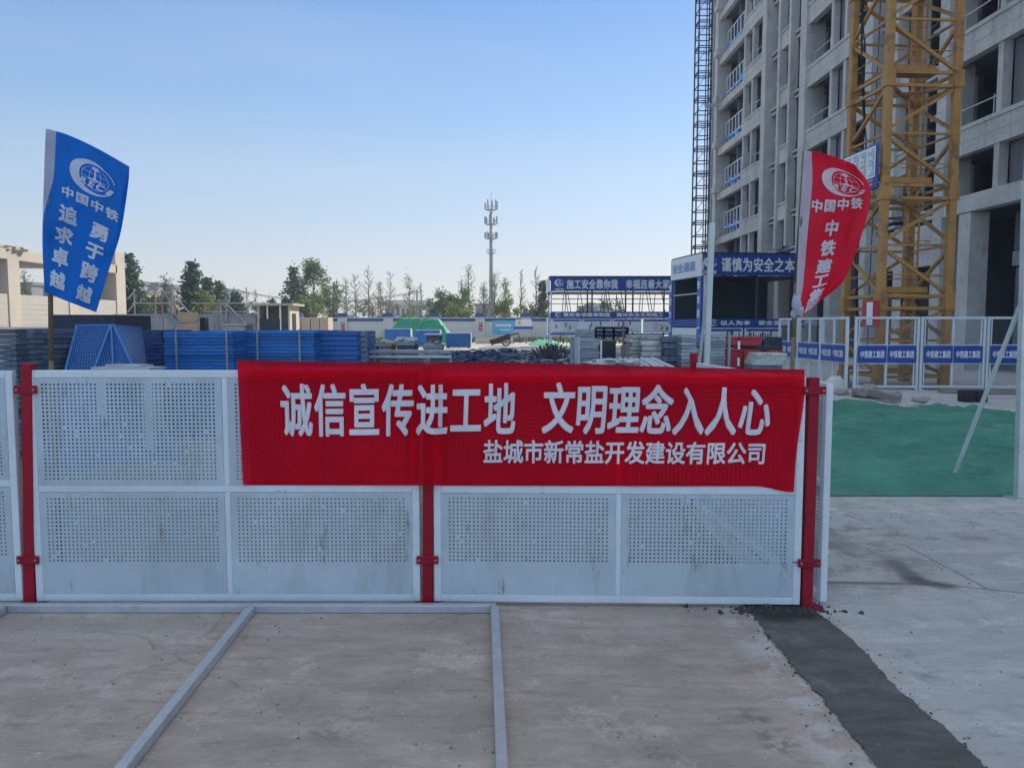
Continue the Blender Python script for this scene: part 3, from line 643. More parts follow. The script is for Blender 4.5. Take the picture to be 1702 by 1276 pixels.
secF = make_section(W2); sp = [(1420, 1512), (1513, 1614), (1615, 1712)]
labs = ['mesh fence section right of the fence corner, below the crane', 'mesh fence section second right of the corner, under the right crane leg', 'mesh fence section behind the leaning brace at right']
x = FC.x
for i in range(4):
    L = (labs + ['mesh fence section just past the right edge'])[i]
    o = secF if i == 0 else dup(secF, (0, 0, 0)); o['label'] = L; o.location = (x, FC.y - .05 * i, 0); o.rotation_euler = (0, 0, -.03); x += W2 + .03
    if i == 3: 
        pass
labs = ['mesh fence section just left of the fence corner, running back', 'middle mesh fence section of the run going back', 'farthest mesh fence section, beside the red flag pole']
for i in range(3):
    o = dup(secF, (FC.x - .15 - .02 * i, FC.y + .05 + (W2 + .02) * (i + 1), 0), -pi / 2 + .012, labs[i])

# ================================================================== tower crane mast
MW = 1.80; th = .0692; Dm = 19.9; N0 = Vector((at(1462, 540, Dm).x, Dm, 0))
e1 = Vector((cos(th), sin(th), 0)); e2 = Vector((-sin(th), cos(th), 0))
ctr = N0 + (e1 + e2) * MW / 2
ct = thing('tower_crane', 'yellow lattice tower crane mast in front of the concrete building', 'tower crane', (ctr.x, ctr.y, 0))
C4 = [N0, N0 + e1 * MW, N0 + (e1 + e2) * MW, N0 + e2 * MW]      # near, right, far, left
ZC = [2.19 + 2.8 * k - 2.8 for k in range(0, 9)]; ZT = ZC[-1]
for p in C4: 
    m = MB(); m.bar((p.x, p.y, 0), (p.x, p.y, ZT), .185, .185, up=(e1.x, e1.y, 0)); m.build('chord', yellow_paint, ct, bevel=.02)
Z = lambda p, z: Vector((p.x, p.y, z))
for k in range(len(ZC)):
    z = ZC[k]
    if z < 0: z = .1
    for p in C4: MB().bar(Z(p, z - .22), Z(p, z + .22), .255, .255, up=(e1.x, e1.y, 0)).build('joint_sleeve', yellow_paint, ct, bevel=.015)
    m = MB()
    for i in range(4):
        a, b = C4[i], C4[(i + 1) % 4]
        m.bar(Z(a, z + .16), Z(b, z + .16), .075, .075); m.bar(Z(a, z - .16), Z(b, z - .16), .075, .075)
    a, b = C4[0], C4[2]; m.bar(Z(a, z - .14), Z(b, z - .14), .07, .07); a, b = C4[1], C4[3]; m.bar(Z(a, z - .14), Z(b, z - .14), .07, .07)
    m.build('horizontal_brace', yellow_paint, ct)
    q0 = N0 + e1 * .16 + e2 * .2; m = MB()
    for j in range(5):
        s0 = q0 + e2 * (.12 * j); m.bar(Z(s0, z + .26), Z(s0 + e1 * 1.2, z + .26), .11, .03)
    m.bar(Z(q0, z + .32), Z(q0 + e1 * 1.2, z + .32), .03, .16); m.build('platform', yellow_paint, ct)
    if k < len(ZC) - 1:
        zb, zt = z + .2, ZC[k + 1] - .2; zm = (zb + zt) / 2 + .05
        m = MB(); n, r, f, l = C4
        for (a, b) in ((r, n), (n, l), (f, r), (l, f)):
            m.bar(Z(a, zt), Z(b, zm + .08), .078, .078); m.bar(Z(b, zm - .08), Z(a, zb), .078, .078)
        m.build('diagonal_brace', yellow_paint, ct)
        m = MB()
        for i in range(4):
            a, b = C4[i], C4[(i + 1) % 4]; m.bar(Z(a, zm), Z(b, zm), .055, .055); m.tube(Z(a, zm - .75), Z(b, zm - .75), .016, n=5)
        m.build('middle_brace', yellow_paint, ct)
        m = MB(); la = N0 + e1 * 1.1 + e2 * .9
        m.bar(Z(la, zb - .2), Z(la, zt + .3), .04, .04); m.bar(Z(la + e1 * .4, zb - .2), Z(la + e1 * .4, zt + .3), .04, .04)
        for j in range(10): zz = zb + j * .28; m.tube(Z(la, zz), Z(la + e1 * .4, zz), .014, n=5)
        for j in (2, 5, 8):
            pts = [Z(la + e1 * .2 - e1 * .35 * cos(pi * i / 8) - e2 * .6 * sin(pi * i / 8), zb + j * .28) for i in range(9)]; m.path(pts, .012, 5)
        m.build('ladder', yellow_paint, ct)
m = MB(); pts = []
for i in range(60):
    z = .3 + i * .42; q = C4[3] + e1 * (.28 + .08 * sin(i * .5)) - e2 * (MW + .16 - .06 * sin(i * .37)) * .0 - e1 * .1 + (C4[0] - C4[3]) * .28; pts.append(Z(q - e1 * .16, z))
m.path(pts, .028, 6); m.path([p + Vector((.07 * sin(i), -.05, 0)) for i, p in enumerate(pts)], .02, 6); m.build('cable', rubber, ct)
# notice board on the left face
n2 = -e1; bl, br = C4[3] + n2 * .16, C4[0] + n2 * .16
o0 = br + (bl - br) * .02; dv = (bl - br)
zb_, zt_ = at(1470, 311, Dm).z, at(1470, 237, Dm).z
fb = lambda x, y: Z(o0 + dv * x + n2 * .035, y)
m = MB(); m.extr([Z(o0, zb_), Z(o0 + dv * .99, zb_), Z(o0 + dv * .99, zt_), Z(o0, zt_)], n2 * .025); nb = m.build('notice_board', sign_blue, ct)
m = MB(); m.quad(fb(.05, zb_ + .28), fb(.95, zb_ + .28), fb(.95, zt_ - .04), fb(.05, zt_ - .04)); m.build('sheet', sign_white, nb)
m = MB(); f2 = lambda x, y: fb(x, y) + n2 * .004
for cx in range(4): marks(m, f2, .08 + cx * .22, .25 + cx * .22, zb_ + .32, zt_ - .1, 13, cx + 5, .4)
m.build('print', mat('blue print', (.05, .12, .30)), nb)
m = MB(); marks(m, f2, .1, .9, zb_ + .06, zb_ + .26, 2, 77, .6); m.build('print', mat('red print', (.6, .25, .28)), nb)
p = at(1447, 522, 19.6); m = MB().box(p.x - .13, p.x + .22, 19.55, 19.8, p.z - .32, p.z + .35); cb = m.build('control_box', red_box, ct, bevel=.01)
m = MB().box(p.x - .13, p.x + .02, 19.535, 19.547, p.z - .28, p.z + .30); m.build('paper_label', sign_white, ct)

# ================================================================== concrete building under construction
FA = math.atan(.0203)
bt_ = thing('concrete_building', 'grey concrete high-rise frame under construction behind the crane', 'building', (16.5, 0, 0), FA)
def bb(name, m_, boxes, parent=None, bevel=0.):
    m = MB()
    for q in boxes: m.box(*q)
    return m.build(name, m_, parent or bt_, local=True, bevel=bevel)
NF = 17; ZB = [5.52, 7.58] + [10.84 + 3.27 * k for k in range(NF - 2)]          # undersides of the edge beams
ZTp = [6.11, 8.58] + [z + 1.03 for z in ZB[2:]]; HT = ZB[-1] + 2.0
PIERS = [(8, 8.6), (15.4, 16), (21.4, 22), (28.7, 29.3), (34.5, 35.1), (41.9, 42.7), (48.1, 48.8), (58.5, 59.9)]  # nearest bays and top storeys are unseen, carried on to shade the foreground
for (a, b) in PIERS: bb('column', con_face, [(-.12, .9, a, b, 0, HT)])
BAYS = [(8.6, 15.4), (22, 28.7), (35.1, 41.9), (48.8, 58.5)]
REC = [(16, 21.4), (29.3, 34.5), (42.7, 48.1)]
for (a, b) in REC:
    w3 = (b - a) / 3; bb('slim_column', con_face, [(.0, .45, a + w3 - .1, a + w3 + .22, 6.1, HT)]); bb('slim_column', con_face, [(.0, .45, b - w3 - .22, b - w3 + .1, 6.1, HT)])
for k in range(NF):
    zb, zt = ZB[k], ZTp[k]
    fs = zb + .35 if k != 0 else zt - .02
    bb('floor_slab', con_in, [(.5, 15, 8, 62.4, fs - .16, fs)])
    for bi, (a, b) in enumerate(BAYS):
        if zb > 34 and bi < 3 and k % 1 == 0 and False: continue
        if k == 0: bb('edge_beam', con_face, [(-.10, .32, a, b, zb, zt)])
        elif bi == 3:
            bb('edge_beam', con_face, [(0, .30, a, 52.8, zb, zt - .12), (-.05, .34, a, 52.8, zt - .12, zt), (0, .30, 52.8, b, zb, zb + .50), (-.45, 0, 57.6, 58.4, zb + .5, zb + .9)])
        else: bb('edge_beam', con_face, [(0, .30, a, b, zb, zt - .14), (-.05, .34, a, b, zt - .14, zt)])
    nzb = ZB[k + 1] if k + 1 < NF else HT
    for bi, (a, b) in enumerate(BAYS):
        if bi < 3: p0 = a + (.0 + 2.32 if bi else 2.32); q = (p0, p0 + .27, p0 + 1.5, p0 + 1.77)
        else: q = (50.9, 51.15, 52.55, 52.8)
        bb('mullion', con_face, [(.04, .36, q[0], q[1], zt, nzb)]); bb('mullion', con_face, [(.04, .36, q[2], q[3], zt, nzb)])
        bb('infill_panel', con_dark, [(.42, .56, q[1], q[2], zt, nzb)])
        if zb < 33 and k:
            m = MB(); ops = [(a + .05, q[0] - .05), (q[3] + .05, b - .05)] if bi < 3 else [(a + .05, q[0] - .05)]
            for (c0, c1) in ops:
                hgt = zt + .62; L = c1 - c0
                for yy in (c0 + L * .12, c0 + L * .85): m.tube((.2, yy, zt), (.2, yy, hgt + .12), .024, n=5)
                m.tube((.17, c0 + L * .05, hgt), (.17, c1 - L * .1, hgt + .02), .024, n=5)
            m.build('railing', mat('rail pipe', (.55, .53, .53), .5, .2), bt_, local=True)
    for (a, b) in REC:
        w3 = (b - a) / 3
        if k: bb('spandrel_panel', con_face, [(.12, .34, a + w3 + .22, b - w3 - .22, zb + .12, zt), (.05, .38, a + w3 + .22, b - w3 - .22, zt, zt + .1)])
        bx = []
        for (c0, c1) in ((a, a + w3 - .1), (b - w3 + .1, b)):
            bx += [(.30, 1.4, c0, c1, zb + .15, zb + .27), (.22, 1.4, c0, c1, zb + .42, zb + .52)]
            if k: bx += [(.55, 1.4, c0, c1, zb + 1.5 - .9 + 1.35, zb + 2.13)]
        bb('ledge', con_face, bx)
        wb = []
        for (c0, c1) in ((a, a + w3 - .1), (b - w3 + .1, b)):
            wb += [(1.4, 1.6, c0, c0 + .45, fs, nzb), (1.4, 1.6, c0 + .45, c1, nzb - .75, nzb), (1.4, 1.6, c0 + 1.3, c1, fs, nzb - .75)]
        wb += [(.6, .75, a + w3 + .2, b - w3 - .2, zt, nzb)]
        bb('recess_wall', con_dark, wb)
    if 1 <= k <= 9:                                           # film-covered balcony glazing
        m = MB(); y0, y1 = 52.95, 58.2; zz0, zz1 = zb + .52, zb + 2.35; n = 7
        for i in range(n + 1):
            yy = y0 + (y1 - y0) * i / n; m.box(.5, .56, yy - .05, yy + .05, zz0, zz1)
        m.box(.49, .55, y0, y1, zz0, zz0 + .07); m.box(.49, .55, y0, y1, zz1 - .07, zz1); m.box(.49, .55, y0, y1, zz0 + .66, zz0 + .76)
        wf = m.build('balcony_window', mat('window frame white film', (.60, .66, .74), .4, var=.1), bt_, local=True)
        rn = random.Random(k); m = MB()
        for i in range(n):
            if rn.random() < .55:
                yy = y0 + (y1 - y0) * i / n; h0 = rn.choice((zz0 + .05, zz0 + .55)); m.box(.46, .485, yy + .06, yy + .66, h0, h0 + rn.uniform(.2, .55))
        m.box(.455, .482, y0, y0 + (y1 - y0) * rn.uniform(.5, .95), zz0 + .55, zz0 + .68)
        m.build('protective_film', mat('blue film', (.10, .28, .72), .35, var=.25, scale=2), wf, local=True)
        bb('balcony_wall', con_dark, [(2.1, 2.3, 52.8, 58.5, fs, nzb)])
rn = random.Random(77); seam_m = mat('formwork seam', (.20, .20, .20), .9, var=.3)
for k in range(1, 11):
    m = MB(); zb, zt = ZB[k], ZTp[k]
    for bi, (a, b) in enumerate(BAYS):
        y = a + rn.uniform(.4, 1.2); e = 52.8 if bi == 3 else b
        while y < e:
            m.box(-.0025, 0, y, y + .018, zb + .02, zt - .15)
            for hz_ in (.25, .62): m.box(-.003, 0, y + .35, y + .39, zb + hz_, zb + hz_ + .04)
            y += rn.uniform(1.1, 1.35)
        m.box(-.0025, 0, a, e, zb + .42, zb + .435)
    m.build('formwork_seam', seam_m, bt_, local=True)
    for bi, (a, b) in enumerate(BAYS):
        if rn.random() < .7:
            y = a + rn.uniform(.4, 2.0); MB().tube((rn.uniform(.8, 2.5), y, zt - .3), (rn.uniform(.8, 2.5), y + rn.uniform(-.1, .1), zb + 3.2), .03, n=6).build('steel_prop', mat('prop steel', (.36, .30, .26), .6, .2), bt_, local=True)
for (a, b) in PIERS[1:7]:
    m = MB()
    for k in range(1, 11):
        z = ZB[k] + .2; m.box(-.1225, -.12, a, b, z, z + .016); m.box(-.1225, -.12, a, b, z + 1.6, z + 1.612)
        for hz_ in (.5, 1.1, 2.1, 2.7): m.box(-.123, -.12, (a + b) / 2 - .02, (a + b) / 2 + .02, z + hz_, z + hz_ + .04)
    m.build('formwork_seam', seam_m, bt_, local=True)
pts = [Vector((-.16, 33.9 + .05 * sin(i * .7), .5 + i * .9)) for i in range(44)]; MB().path(pts, .022, 5).build('hanging_cable', rubber, bt_, local=True)
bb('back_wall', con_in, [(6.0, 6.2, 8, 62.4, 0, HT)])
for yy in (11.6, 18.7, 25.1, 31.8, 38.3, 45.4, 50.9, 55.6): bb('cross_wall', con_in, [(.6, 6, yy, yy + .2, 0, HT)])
bb('end_wall', con_face, [(.4, 15, 8.0, 8.25, 0, HT)]); bb('end_wall', con_face, [(.95, 15, 62.2, 62.4, 0, HT)])
bb('roof_slab', con_face, [(-.2, 15, 8, 62.4, HT, HT + .3)])
m = MB()
for k in range(NF):
    m.box(.9, 1.2, 59.9, 62.4, ZB[k], ZB[k] + .55); m.box(.75, 1.3, 59.9, 62.4, ZB[k] + .55, ZB[k] + .62); m.box(.85, 1.15, 61.2, 61.5, ZB[k] + .6, ZB[k] + 3.3)
m.build('corner_beam', con_face, bt_, local=True)
# ground storey: columns, block walls
for y0 in (27.05, 31.5, 38.2, 45.2, 53, 18.5): bb('ground_column', con_face, [(-.05, .62, y0, y0 + .68, 0, 5.5)])
for q in ((1.6, 1.8, 19.2, 27.0, 0, 3.6), (1.5, 1.9, 19.2, 27, 4.2, 5.5), (1.3, 1.5, 32.2, 38, 0, 3.0), (1.4, 1.6, 46, 52, 0, 5.0)): bb('block_wall', mat('grey block wall', (.23, .235, .25), .9, var=.2, scale=1.5, fine=5), [q])
m = MB()
for j in range(9):
    z = .4 * j + .38; m.box(1.585, 1.60, 19.3, 27, z, z + .02)
    for i in range(12): yy = 19.4 + i * .62 + (j % 2) * .3; m.box(1.586, 1.60, yy, yy + .02, z - .38, z)
m.build('mortar_joint', con_in, bt_, local=True)
bb('lintel', con_face, [(1.45, 1.95, 19.2, 27, 3.65, 4.15)]); bb('lintel', con_face, [(.3, .7, 29.3, 34.5, 3.9, 5.5)])
m = MB()
for (y, z) in ((57.5, at(1190, 172, 57).z), (57.5, at(1195, 401, 57).z)):
    m.box(-1.3, -.15, y - .05, y + .25, z - .05, z + .1); m.box(-1.2, -.9, y - .1, y + .3, z - .15, z - .05); m.tube((-.12, y, z - .3), (-.9, y, z), .03, n=5)
m.build('bracket_lamp', galv, bt_, local=True)
m = MB(); m.tube((-.17, 59.4, 0), (-.17, 59.4, HT - 4), .07, n=8); m.build('drain_pipe', galv_dull, bt_, local=True)

# hoist scaffold at the far end of the building
pA = Vector((15.15, 64.3, 0)); sc = thing('scaffold_tower', 'tall thin steel lattice hoist tower at the far end of the building', 'scaffold', pA)
dsc = mat('dark scaffold steel', (.03, .032, .042), .6, .2, var=.3)
for (dx, dy) in ((0, 0), (.62, 0), (1.15, 0), (0, 1.3), (1.15, 1.3)):
    MB().tube((dx, dy, 0), (dx, dy, 62), .065 if dx != .62 else .045, n=6).build('upright', dsc, sc, local=True)
for k in range(62):
    z = k * 1.0; m = MB()
    for (p, q) in (((0, 0), (1.15, 0)), ((0, 1.3), (1.15, 1.3)), ((0, 0), (0, 1.3)), ((1.15, 0), (1.15, 1.3))):
        m.tube((*p, z), (*q, z), .045, n=5)
        if k % 2 == 0: m.tube((*p, z + .16), (*q, z + .16), .045, n=5)
    if k % 2: m.tube((0, 0, z), (.62, 0, z + .8), .02, n=4); m.path([(.62 + .25 * sin(i), .1, z + i * .16) for i in range(7)], .014, 4)
    m.build('ledger', dsc, sc, local=True)
MB().box(1.25, 1.85, .05, 1.2, 0, 62).build('hoist_guide', mat('dark netting', (.045, .055, .07), .8, var=.3), sc, local=True)

# ================================================================== safety passages
def passage(label, loc, rotz, L, depth, zt, zh, zb1, zb0, zp1, zp0, title, band, title_x, pitch, end_title, end_cols, net, strut):
    t = thing('safety_passage', label, 'covered walkway', loc, rotz, 'blue and white covered safety walkways')
    def P(name, m_, boxes, par=None): 
        m = MB()
        for q in boxes: m.box(*q)
        return m.build(name, m_, par or t, local=True)
    P('roof', black_stuff, [(-.1, L, -.05, depth, zt - .02, zt + .10), (-.1, L, -.02, depth, zh - .1, zh - .04)])
    hb = P('header_board', sign_blue, [(0, L, -.12, -.06, zh, zt)])
    fn = lambda x, y: Vector((x, -.135, y)); zc = (zt + zh) / 2; hh = zt - zh
    m = MB(); emblem(m, lambda x, y: fn(title_x - pitch * 1.0 + x * hh * .33, zc + .10 * hh + y * hh * .33), 0, 0, 1., True, .003)
    line_of(m, '中国中铁', fn, title_x - pitch * 1.0 - hh * .33, title_x - pitch * 1.0 + hh * .33, zh + hh * .13, hh * .17, .02)
    for i, ch in enumerate(title): put(m, ch, fn, title_x + i * pitch + pitch * .5, zc, pitch * .96, hh * .70, .022)
    m.build('lettering', letter_white, hb, local=True)
    eb = P('end_board', sign_white, [(-.16, -.1, -.06, depth, zh - .05, zt + .02)])
    if end_title:
        m = MB()
        for i, ch in enumerate(end_title): put(m, ch, lambda y, z: Vector((-.175, depth - y, z)), .7 + i * (depth - 1.0) / 4, zc, (depth - 1) / 4, hh * .5, .02, dv=(-1, 0, 0))
        m.build('lettering', mat('pale blue print', (.25, .35, .62)), eb, local=True)
    bd = P('slogan_board', sign_blue, [(0, L, -.1, -.05, zb0, zb1)])
    m = MB(); x = .9
    emblem(m, lambda x_, y_: Vector((.55 + x_ * .22, -.115, (zb0 + zb1) / 2 + y_ * .22)), 0, 0, 1., False, .003)
    for i, ch in enumerate(band): put(m, ch, lambda a, b: Vector((a, -.115, b)), x + i * .42 + .2, (zb0 + zb1) / 2, .40, (zb1 - zb0) * .62, .03)
    m.build('lettering', letter_white, bd, local=True)
    n = max(2, int(L / 2.15))
    for i in range(n):
        x0 = .12 + i * 2.15; x1 = min(L, x0 + 2.05)
        pb = P('poster_board', sign_white, [(x0, x1, -.09, -.05, zp0, zp1)])
        m = MB(); f = lambda a, b: Vector((a, -.1, b)); m.quad(f(x0 + .08, zp1 - .17), f(x1 - .08, zp1 - .17), f(x1 - .08, zp1 - .05), f(x0 + .08, zp1 - .05)); m.build('title_strip', sign_blue, pb, local=True)
        m = MB(); rn = random.Random(i + int(L))
        marks(m, f, x0 + .75, x1 - .25, zp0 + .12, zp1 - .25, 5, i + 3, .18)
        for j in range(3):
            xx = x0 + .2 + rn.random() * 1.5; zz = zp0 + .15 + rn.random() * (zp1 - zp0 - .55); m.quad(f(xx, zz), f(xx + .1, zz), f(xx + .12, zz + .25), f(xx + .03, zz + .3))
        m.build('print', ink, pb, local=True)
        m = MB(); m.quad(f(x0 + .02, zp0 + .02), f(x1 - .02, zp0 + .02), f(x1 - .02, zp0 + .06), f(x0 + .02, zp0 + .06)); m.build('border_strip', sign_blue, pb, local=True)
    P('rail', sign_blue, [(0, L, -.09, -.04, zp0 - .14, zp0 - .03), (0, L, -.09, -.04, zp1 + .01, zb0 - .01)])
    k = 0; xs = [0]
    while xs[-1] + 2.9 < L: xs.append(xs[-1] + 2.9)
    for x in xs:
        for y in (0, depth - .12): P('post', sign_white if x == 0 else mat('dark blue steel', (.03, .045, .10)), [(x, x + .1, y - .03, y + .09, 0, zt - .02)])
        m = MB()
        if strut:
            for s in (.9, 1.1, 2.0): m.bar((x + s, depth - .2, .2), (x + s + .25, depth - .2, zh - .1), .05); m.bar((x + s + .35, .08, zb1), (x + s + .1, .08, zh), .05)
            m.bar((x, .1, zh - .55), (x + 2.9, .1, zh - .55), .06); m.bar((x, depth - .2, zh - .8), (x + 2.9, depth - .2, zh - .8), .05); m.build('strut', mat('dark blue steel', (.03, .045, .10)), t, local=True)
    for y in ((-.06, depth - .28) if end_cols else ()):
        c = P('end_column', mat('column blue', (.05, .14, .50), .45), [(-.18, -.1, y, y + .46, .5, zh - .06)])
        m = MB(); txt = end_cols[0 if y < 0 else 1]
        for i, ch in enumerate(txt): put(m, ch, lambda yy, zz: Vector((-.19, y + .23 - yy, zz)), 0, zh - .5 - i * (zh - 1.2) / len(txt), .42, .44, .03, dv=(-1, 0, 0))
        m.build('lettering', letter_white, c, local=True)
    if end_cols: P('end_band', sign_blue, [(-.15, -.12, .42, depth - .3, zb0, zb1)]); P('end_poster', sign_white, [(-.15, -.12, .42, depth - .3, zp0, zp1)]); P('end_rail', galv, [(-.13, -.08, .4, depth - .3, zb1 + 1.3, zb1 + 1.37)])
    else: P('end_band', sign_white, [(-.14, -.1, .1, depth, zb0 - 1.3, zb0)]); P('end_rail', sign_blue, [(-.15, -.11, .0, .12, .0, zh), (-.15, -.11, depth - .1, depth, 0, zb0)])
    if net: P('shade_backing', mat('dark shade backing', (.035, .045, .055), .85, var=.3, scale=1), [(0, L, depth - .3, depth - .28, .3, zh - .1)])  # added dark sheet standing in for the shade of the building behind
    return t
z55 = lambda py, Y: at(1000, py, Y).z
passage('long blue safety walkway with see-through middle, far left of the pair', (at(915, 540, 55).x, 55, 0), .0, 12.4, 3.6, z55(461, 55), z55(484, 55), z55(518, 55), z55(528, 55), z55(530, 55), z55(553, 55),
        '施工安全靠你我 幸福连着大家伙', '落实各项规章制度　强化安全文明施工　打造精品优质工程', at(941, 540, 55).x - at(915, 540, 55).x, 12.15 / 1279 * 55, None, None, False, True)
passage('taller blue safety walkway with an added dark backing beside the building', (at(1168, 540, 40).x, 40, 0), R(8.5), 5.6, 4.4, z55(422, 40), z55(457, 40), z55(530, 40), z55(543, 40), z55(545, 40), z55(566, 40),
        '谨慎为安全之本', '以人为本 安全发展 生产必须安全 安全才能生产', at(1196, 540, 40).x - at(1168, 540, 40).x, 18.6 / 1279 * 40, '安全通道', ('安全第一', '预防为主'), True, False)

# ================================================================== boundary wall, far yard
for i, (px, top) in enumerate(((60, 522), (-16, 522), (213, 522), (289, 522), (365, 522), (418, 521), (494, 521), (571, 521), (647, 521), (723, 524), (799, 525), (873, 525), (949, 525))):
    if i in (0, 1): continue
Yw = 82.0
bw = thing('boundary_wall', 'long white boundary wall with blue top band and capped piers across the yard', 'wall', (0, Yw, 0))
pxs = [418 + 76 * k for k in range(-6, 9)]
for k, px in enumerate(pxs):
    x = at(px, 540, Yw).x; xn = at(px + 76, 540, Yw).x
    m = MB(); m.box(x - .5, x + .5, Yw - .35, Yw + .35, 0, 2.45); pr = m.build('pier', wall_white, bw)
    m = MB(); m.box(x - .62, x + .62, Yw - .48, Yw + .48, 2.45, 2.62); m.box(x - .5, x + .5, Yw - .4, Yw + .4, 2.62, 2.85); m.build('cap', cap_blue, bw)
    if k < len(pxs) - 1:
        MB().box(x + .5, xn - .5, Yw - .12, Yw + .12, 0, 1.98).build('panel', wall_white, bw)
        m = MB(); m.box(x + .5, xn - .5, Yw - .16, Yw + .16, 1.98, 2.30); m.build('top_band', cap_blue, bw)
        MB().box(x + .5, xn - .5, Yw - .15, Yw + .15, 2.30, 2.38).build('coping', wall_white, bw)
for px in (571, 799):
    x = at(px, 540, Yw).x; pl = MB().box(x - .19, x + .19, Yw - .38, Yw - .352, .95, 1.85).build('red_plaque', mat('red plaque', (.40, .05, .06)), bw)
    m = MB(); marks(m, lambda a, b: Vector((a, Yw - .386, b)), x - .1, x + .1, 1.0, 1.8, 4, px, .4); m.build('print', letter_white, bw)
# banners and frames at the wall
A = at(818, 535, 78); B = at(856, 556, 78)
t = thing('wall_banner', 'pale blue printed banner standing before the white boundary wall', 'banner', ((A.x + B.x) / 2, 78, 0))
m = MB(); m.box(A.x, B.x, 78, 78.05, B.z, A.z + .15); pn = m.build('panel', mat('sea blue print', (.09, .36, .58), .5, var=.3, scale=.8), t)
m = MB()
for i in range(7): x0 = A.x + .35 + i * .23; m.box(x0, x0 + .16, 77.985, 77.995, A.z - .45, A.z - .22)
m.box(A.x + .75, B.x - .5, 77.985, 77.995, A.z - .85, A.z - .75); m.build('lettering', letter_white, t)
m = MB(); m.bar((A.x + .05, 78.1, 0), (A.x + .05, 78.1, A.z), .06); m.bar((B.x - .05, 78.1, 0), (B.x - .05, 78.1, A.z), .06); m.build('leg', galv, t)
A = at(857, 531, 76); B = at(884, 552, 76)
t = thing('notice_frame', 'white notice frame with yellow emblem beside the pale blue banner', 'notice board', ((A.x + B.x) / 2, 76, 0))
MB().box(A.x, B.x, 76, 76.06, B.z + .35, A.z).build('board', sign_white, t); MB().box(A.x - .2, B.x + .1, 75.96, 75.99, B.z + .3, B.z + .55).build('blue_strip', sign_blue, t)
MB().box(A.x + .2, A.x + .5, 75.96, 75.99, B.z + .75, B.z + 1.1).build('emblem', mat('yellow print', (.65, .48, .08)), t)
m = MB()
for i in range(9): x0 = A.x + .1 + i * (B.x - A.x - .2) / 8; m.bar((x0, 76.03, 0), (x0, 76.03, B.z + .35), .03)
m.build('leg', galv, t)

# grass and weeds in front of the wall
gm = mat('grass blades', (.10, .15, .045), .8, var=.4, scale=2); rn = random.Random(3); m = MB()
for i in range(2600):
    x = rn.uniform(-22, 12); y = rn.uniform(74, 81.5) if rn.random() < .75 else rn.uniform(66, 76); h = rn.uniform(.1, .4); a = rn.uniform(0, pi); d = Vector((cos(a) * .12, sin(a) * .12, 0)); p = Vector((x, y, 0)); l = Vector((rn.uniform(-.1, .1), rn.uniform(-.1, .1), h))
    m.quad(p - d, p + d, p + d * .3 + l, p - d * .3 + l)
tag(m.build('grass', gm), 'thin grass and weeds in front of the white boundary wall', 'grass', kind='stuff')

# green tarp heap
gt = mat('green tarpaulin', (.035, .34, .19), .55, var=.15, scale=1.5, trans=.15)
def heap(u, v):
    x, y = 2 * u - 1, 2 * v - 1; cx = at(702, 540, 62).x
    sx = .10 * noise.noise(Vector((x * 3, y * 3, 4))) + .05 * noise.noise(Vector((x * 9, y * 7, 1)))
    r = max(abs(x) * (1.0 if x > 0 else .96), abs(y) * .98) + sx * .7
    z = 2.05 * min(1, max(0, (1.0 - r) / (.52 if x > 0 else .40))) ** .85 + .10 * noise.noise(Vector((x * 2.4, y * 2, 9))) * (1 - abs(x))
    fold = .10 * abs(noise.noise(Vector((x * 7 + y * 2, y * 2.2, 5)))) * min(1, (1 - r) * 6 if r < 1 else 0)
    return Vector((cx + x * 2.65, 62 + y * 1.8, max(.01, z + fold)))
tag(MB().grid(heap, 48, 40).build('tarp_heap', gt, smooth=False), 'heap of material under a bright green tarpaulin in the yard', 'tarpaulin')

# small blue cabinets standing in the sunlit yard
def cabinet(px0, px1, py0, py1, Y, lab):
    A, B = at(px0, py0, Y), at(px1, py1, Y); W = B.x - A.x; H = A.z
    t = thing('blue_panel_crate', lab, 'crate', ((A.x + B.x) / 2, Y, 0), 0, 'blue crates in the sunlit yard')
    MB().box(-W / 2, W / 2, 0, .75, .06, H - .05).build('body', blue_steel, t, local=True)
    m = MB()
    for i in range(1, 5): z = .06 + (H - .11) * i / 5; m.box(-W / 2, W / 2, -.02, 0, z - .02, z + .02)
    m.build('rib', blue_steel, t, local=True)
    MB().box(-W / 2 - .02, W / 2 + .02, -.03, .78, H - .05, H).build('lid_rim', mat('pale sunlit edge', (.45, .52, .60)), t, local=True)
    MB().box(W / 2, W / 2 + .05, -.01, .76, .06, H - .05).build('sunlit_end', mat('pale sunlit edge', (.45, .52, .60)), t, local=True)  # sunlight on the right end is painted as a pale colour
    m = MB(); m.box(-W / 2 + .1, -W / 2 + .2, .05, .7, 0, .06); m.box(W / 2 - .2, W / 2 - .1, .05, .7, 0, .06); m.build('skid', wood_old, t, local=True)
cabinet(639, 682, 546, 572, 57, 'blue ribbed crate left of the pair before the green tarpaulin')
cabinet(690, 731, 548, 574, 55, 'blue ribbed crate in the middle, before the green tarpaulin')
cabinet(741, 782, 553, 578, 53, 'blue ribbed crate at the right end, nearest the rusty cart')

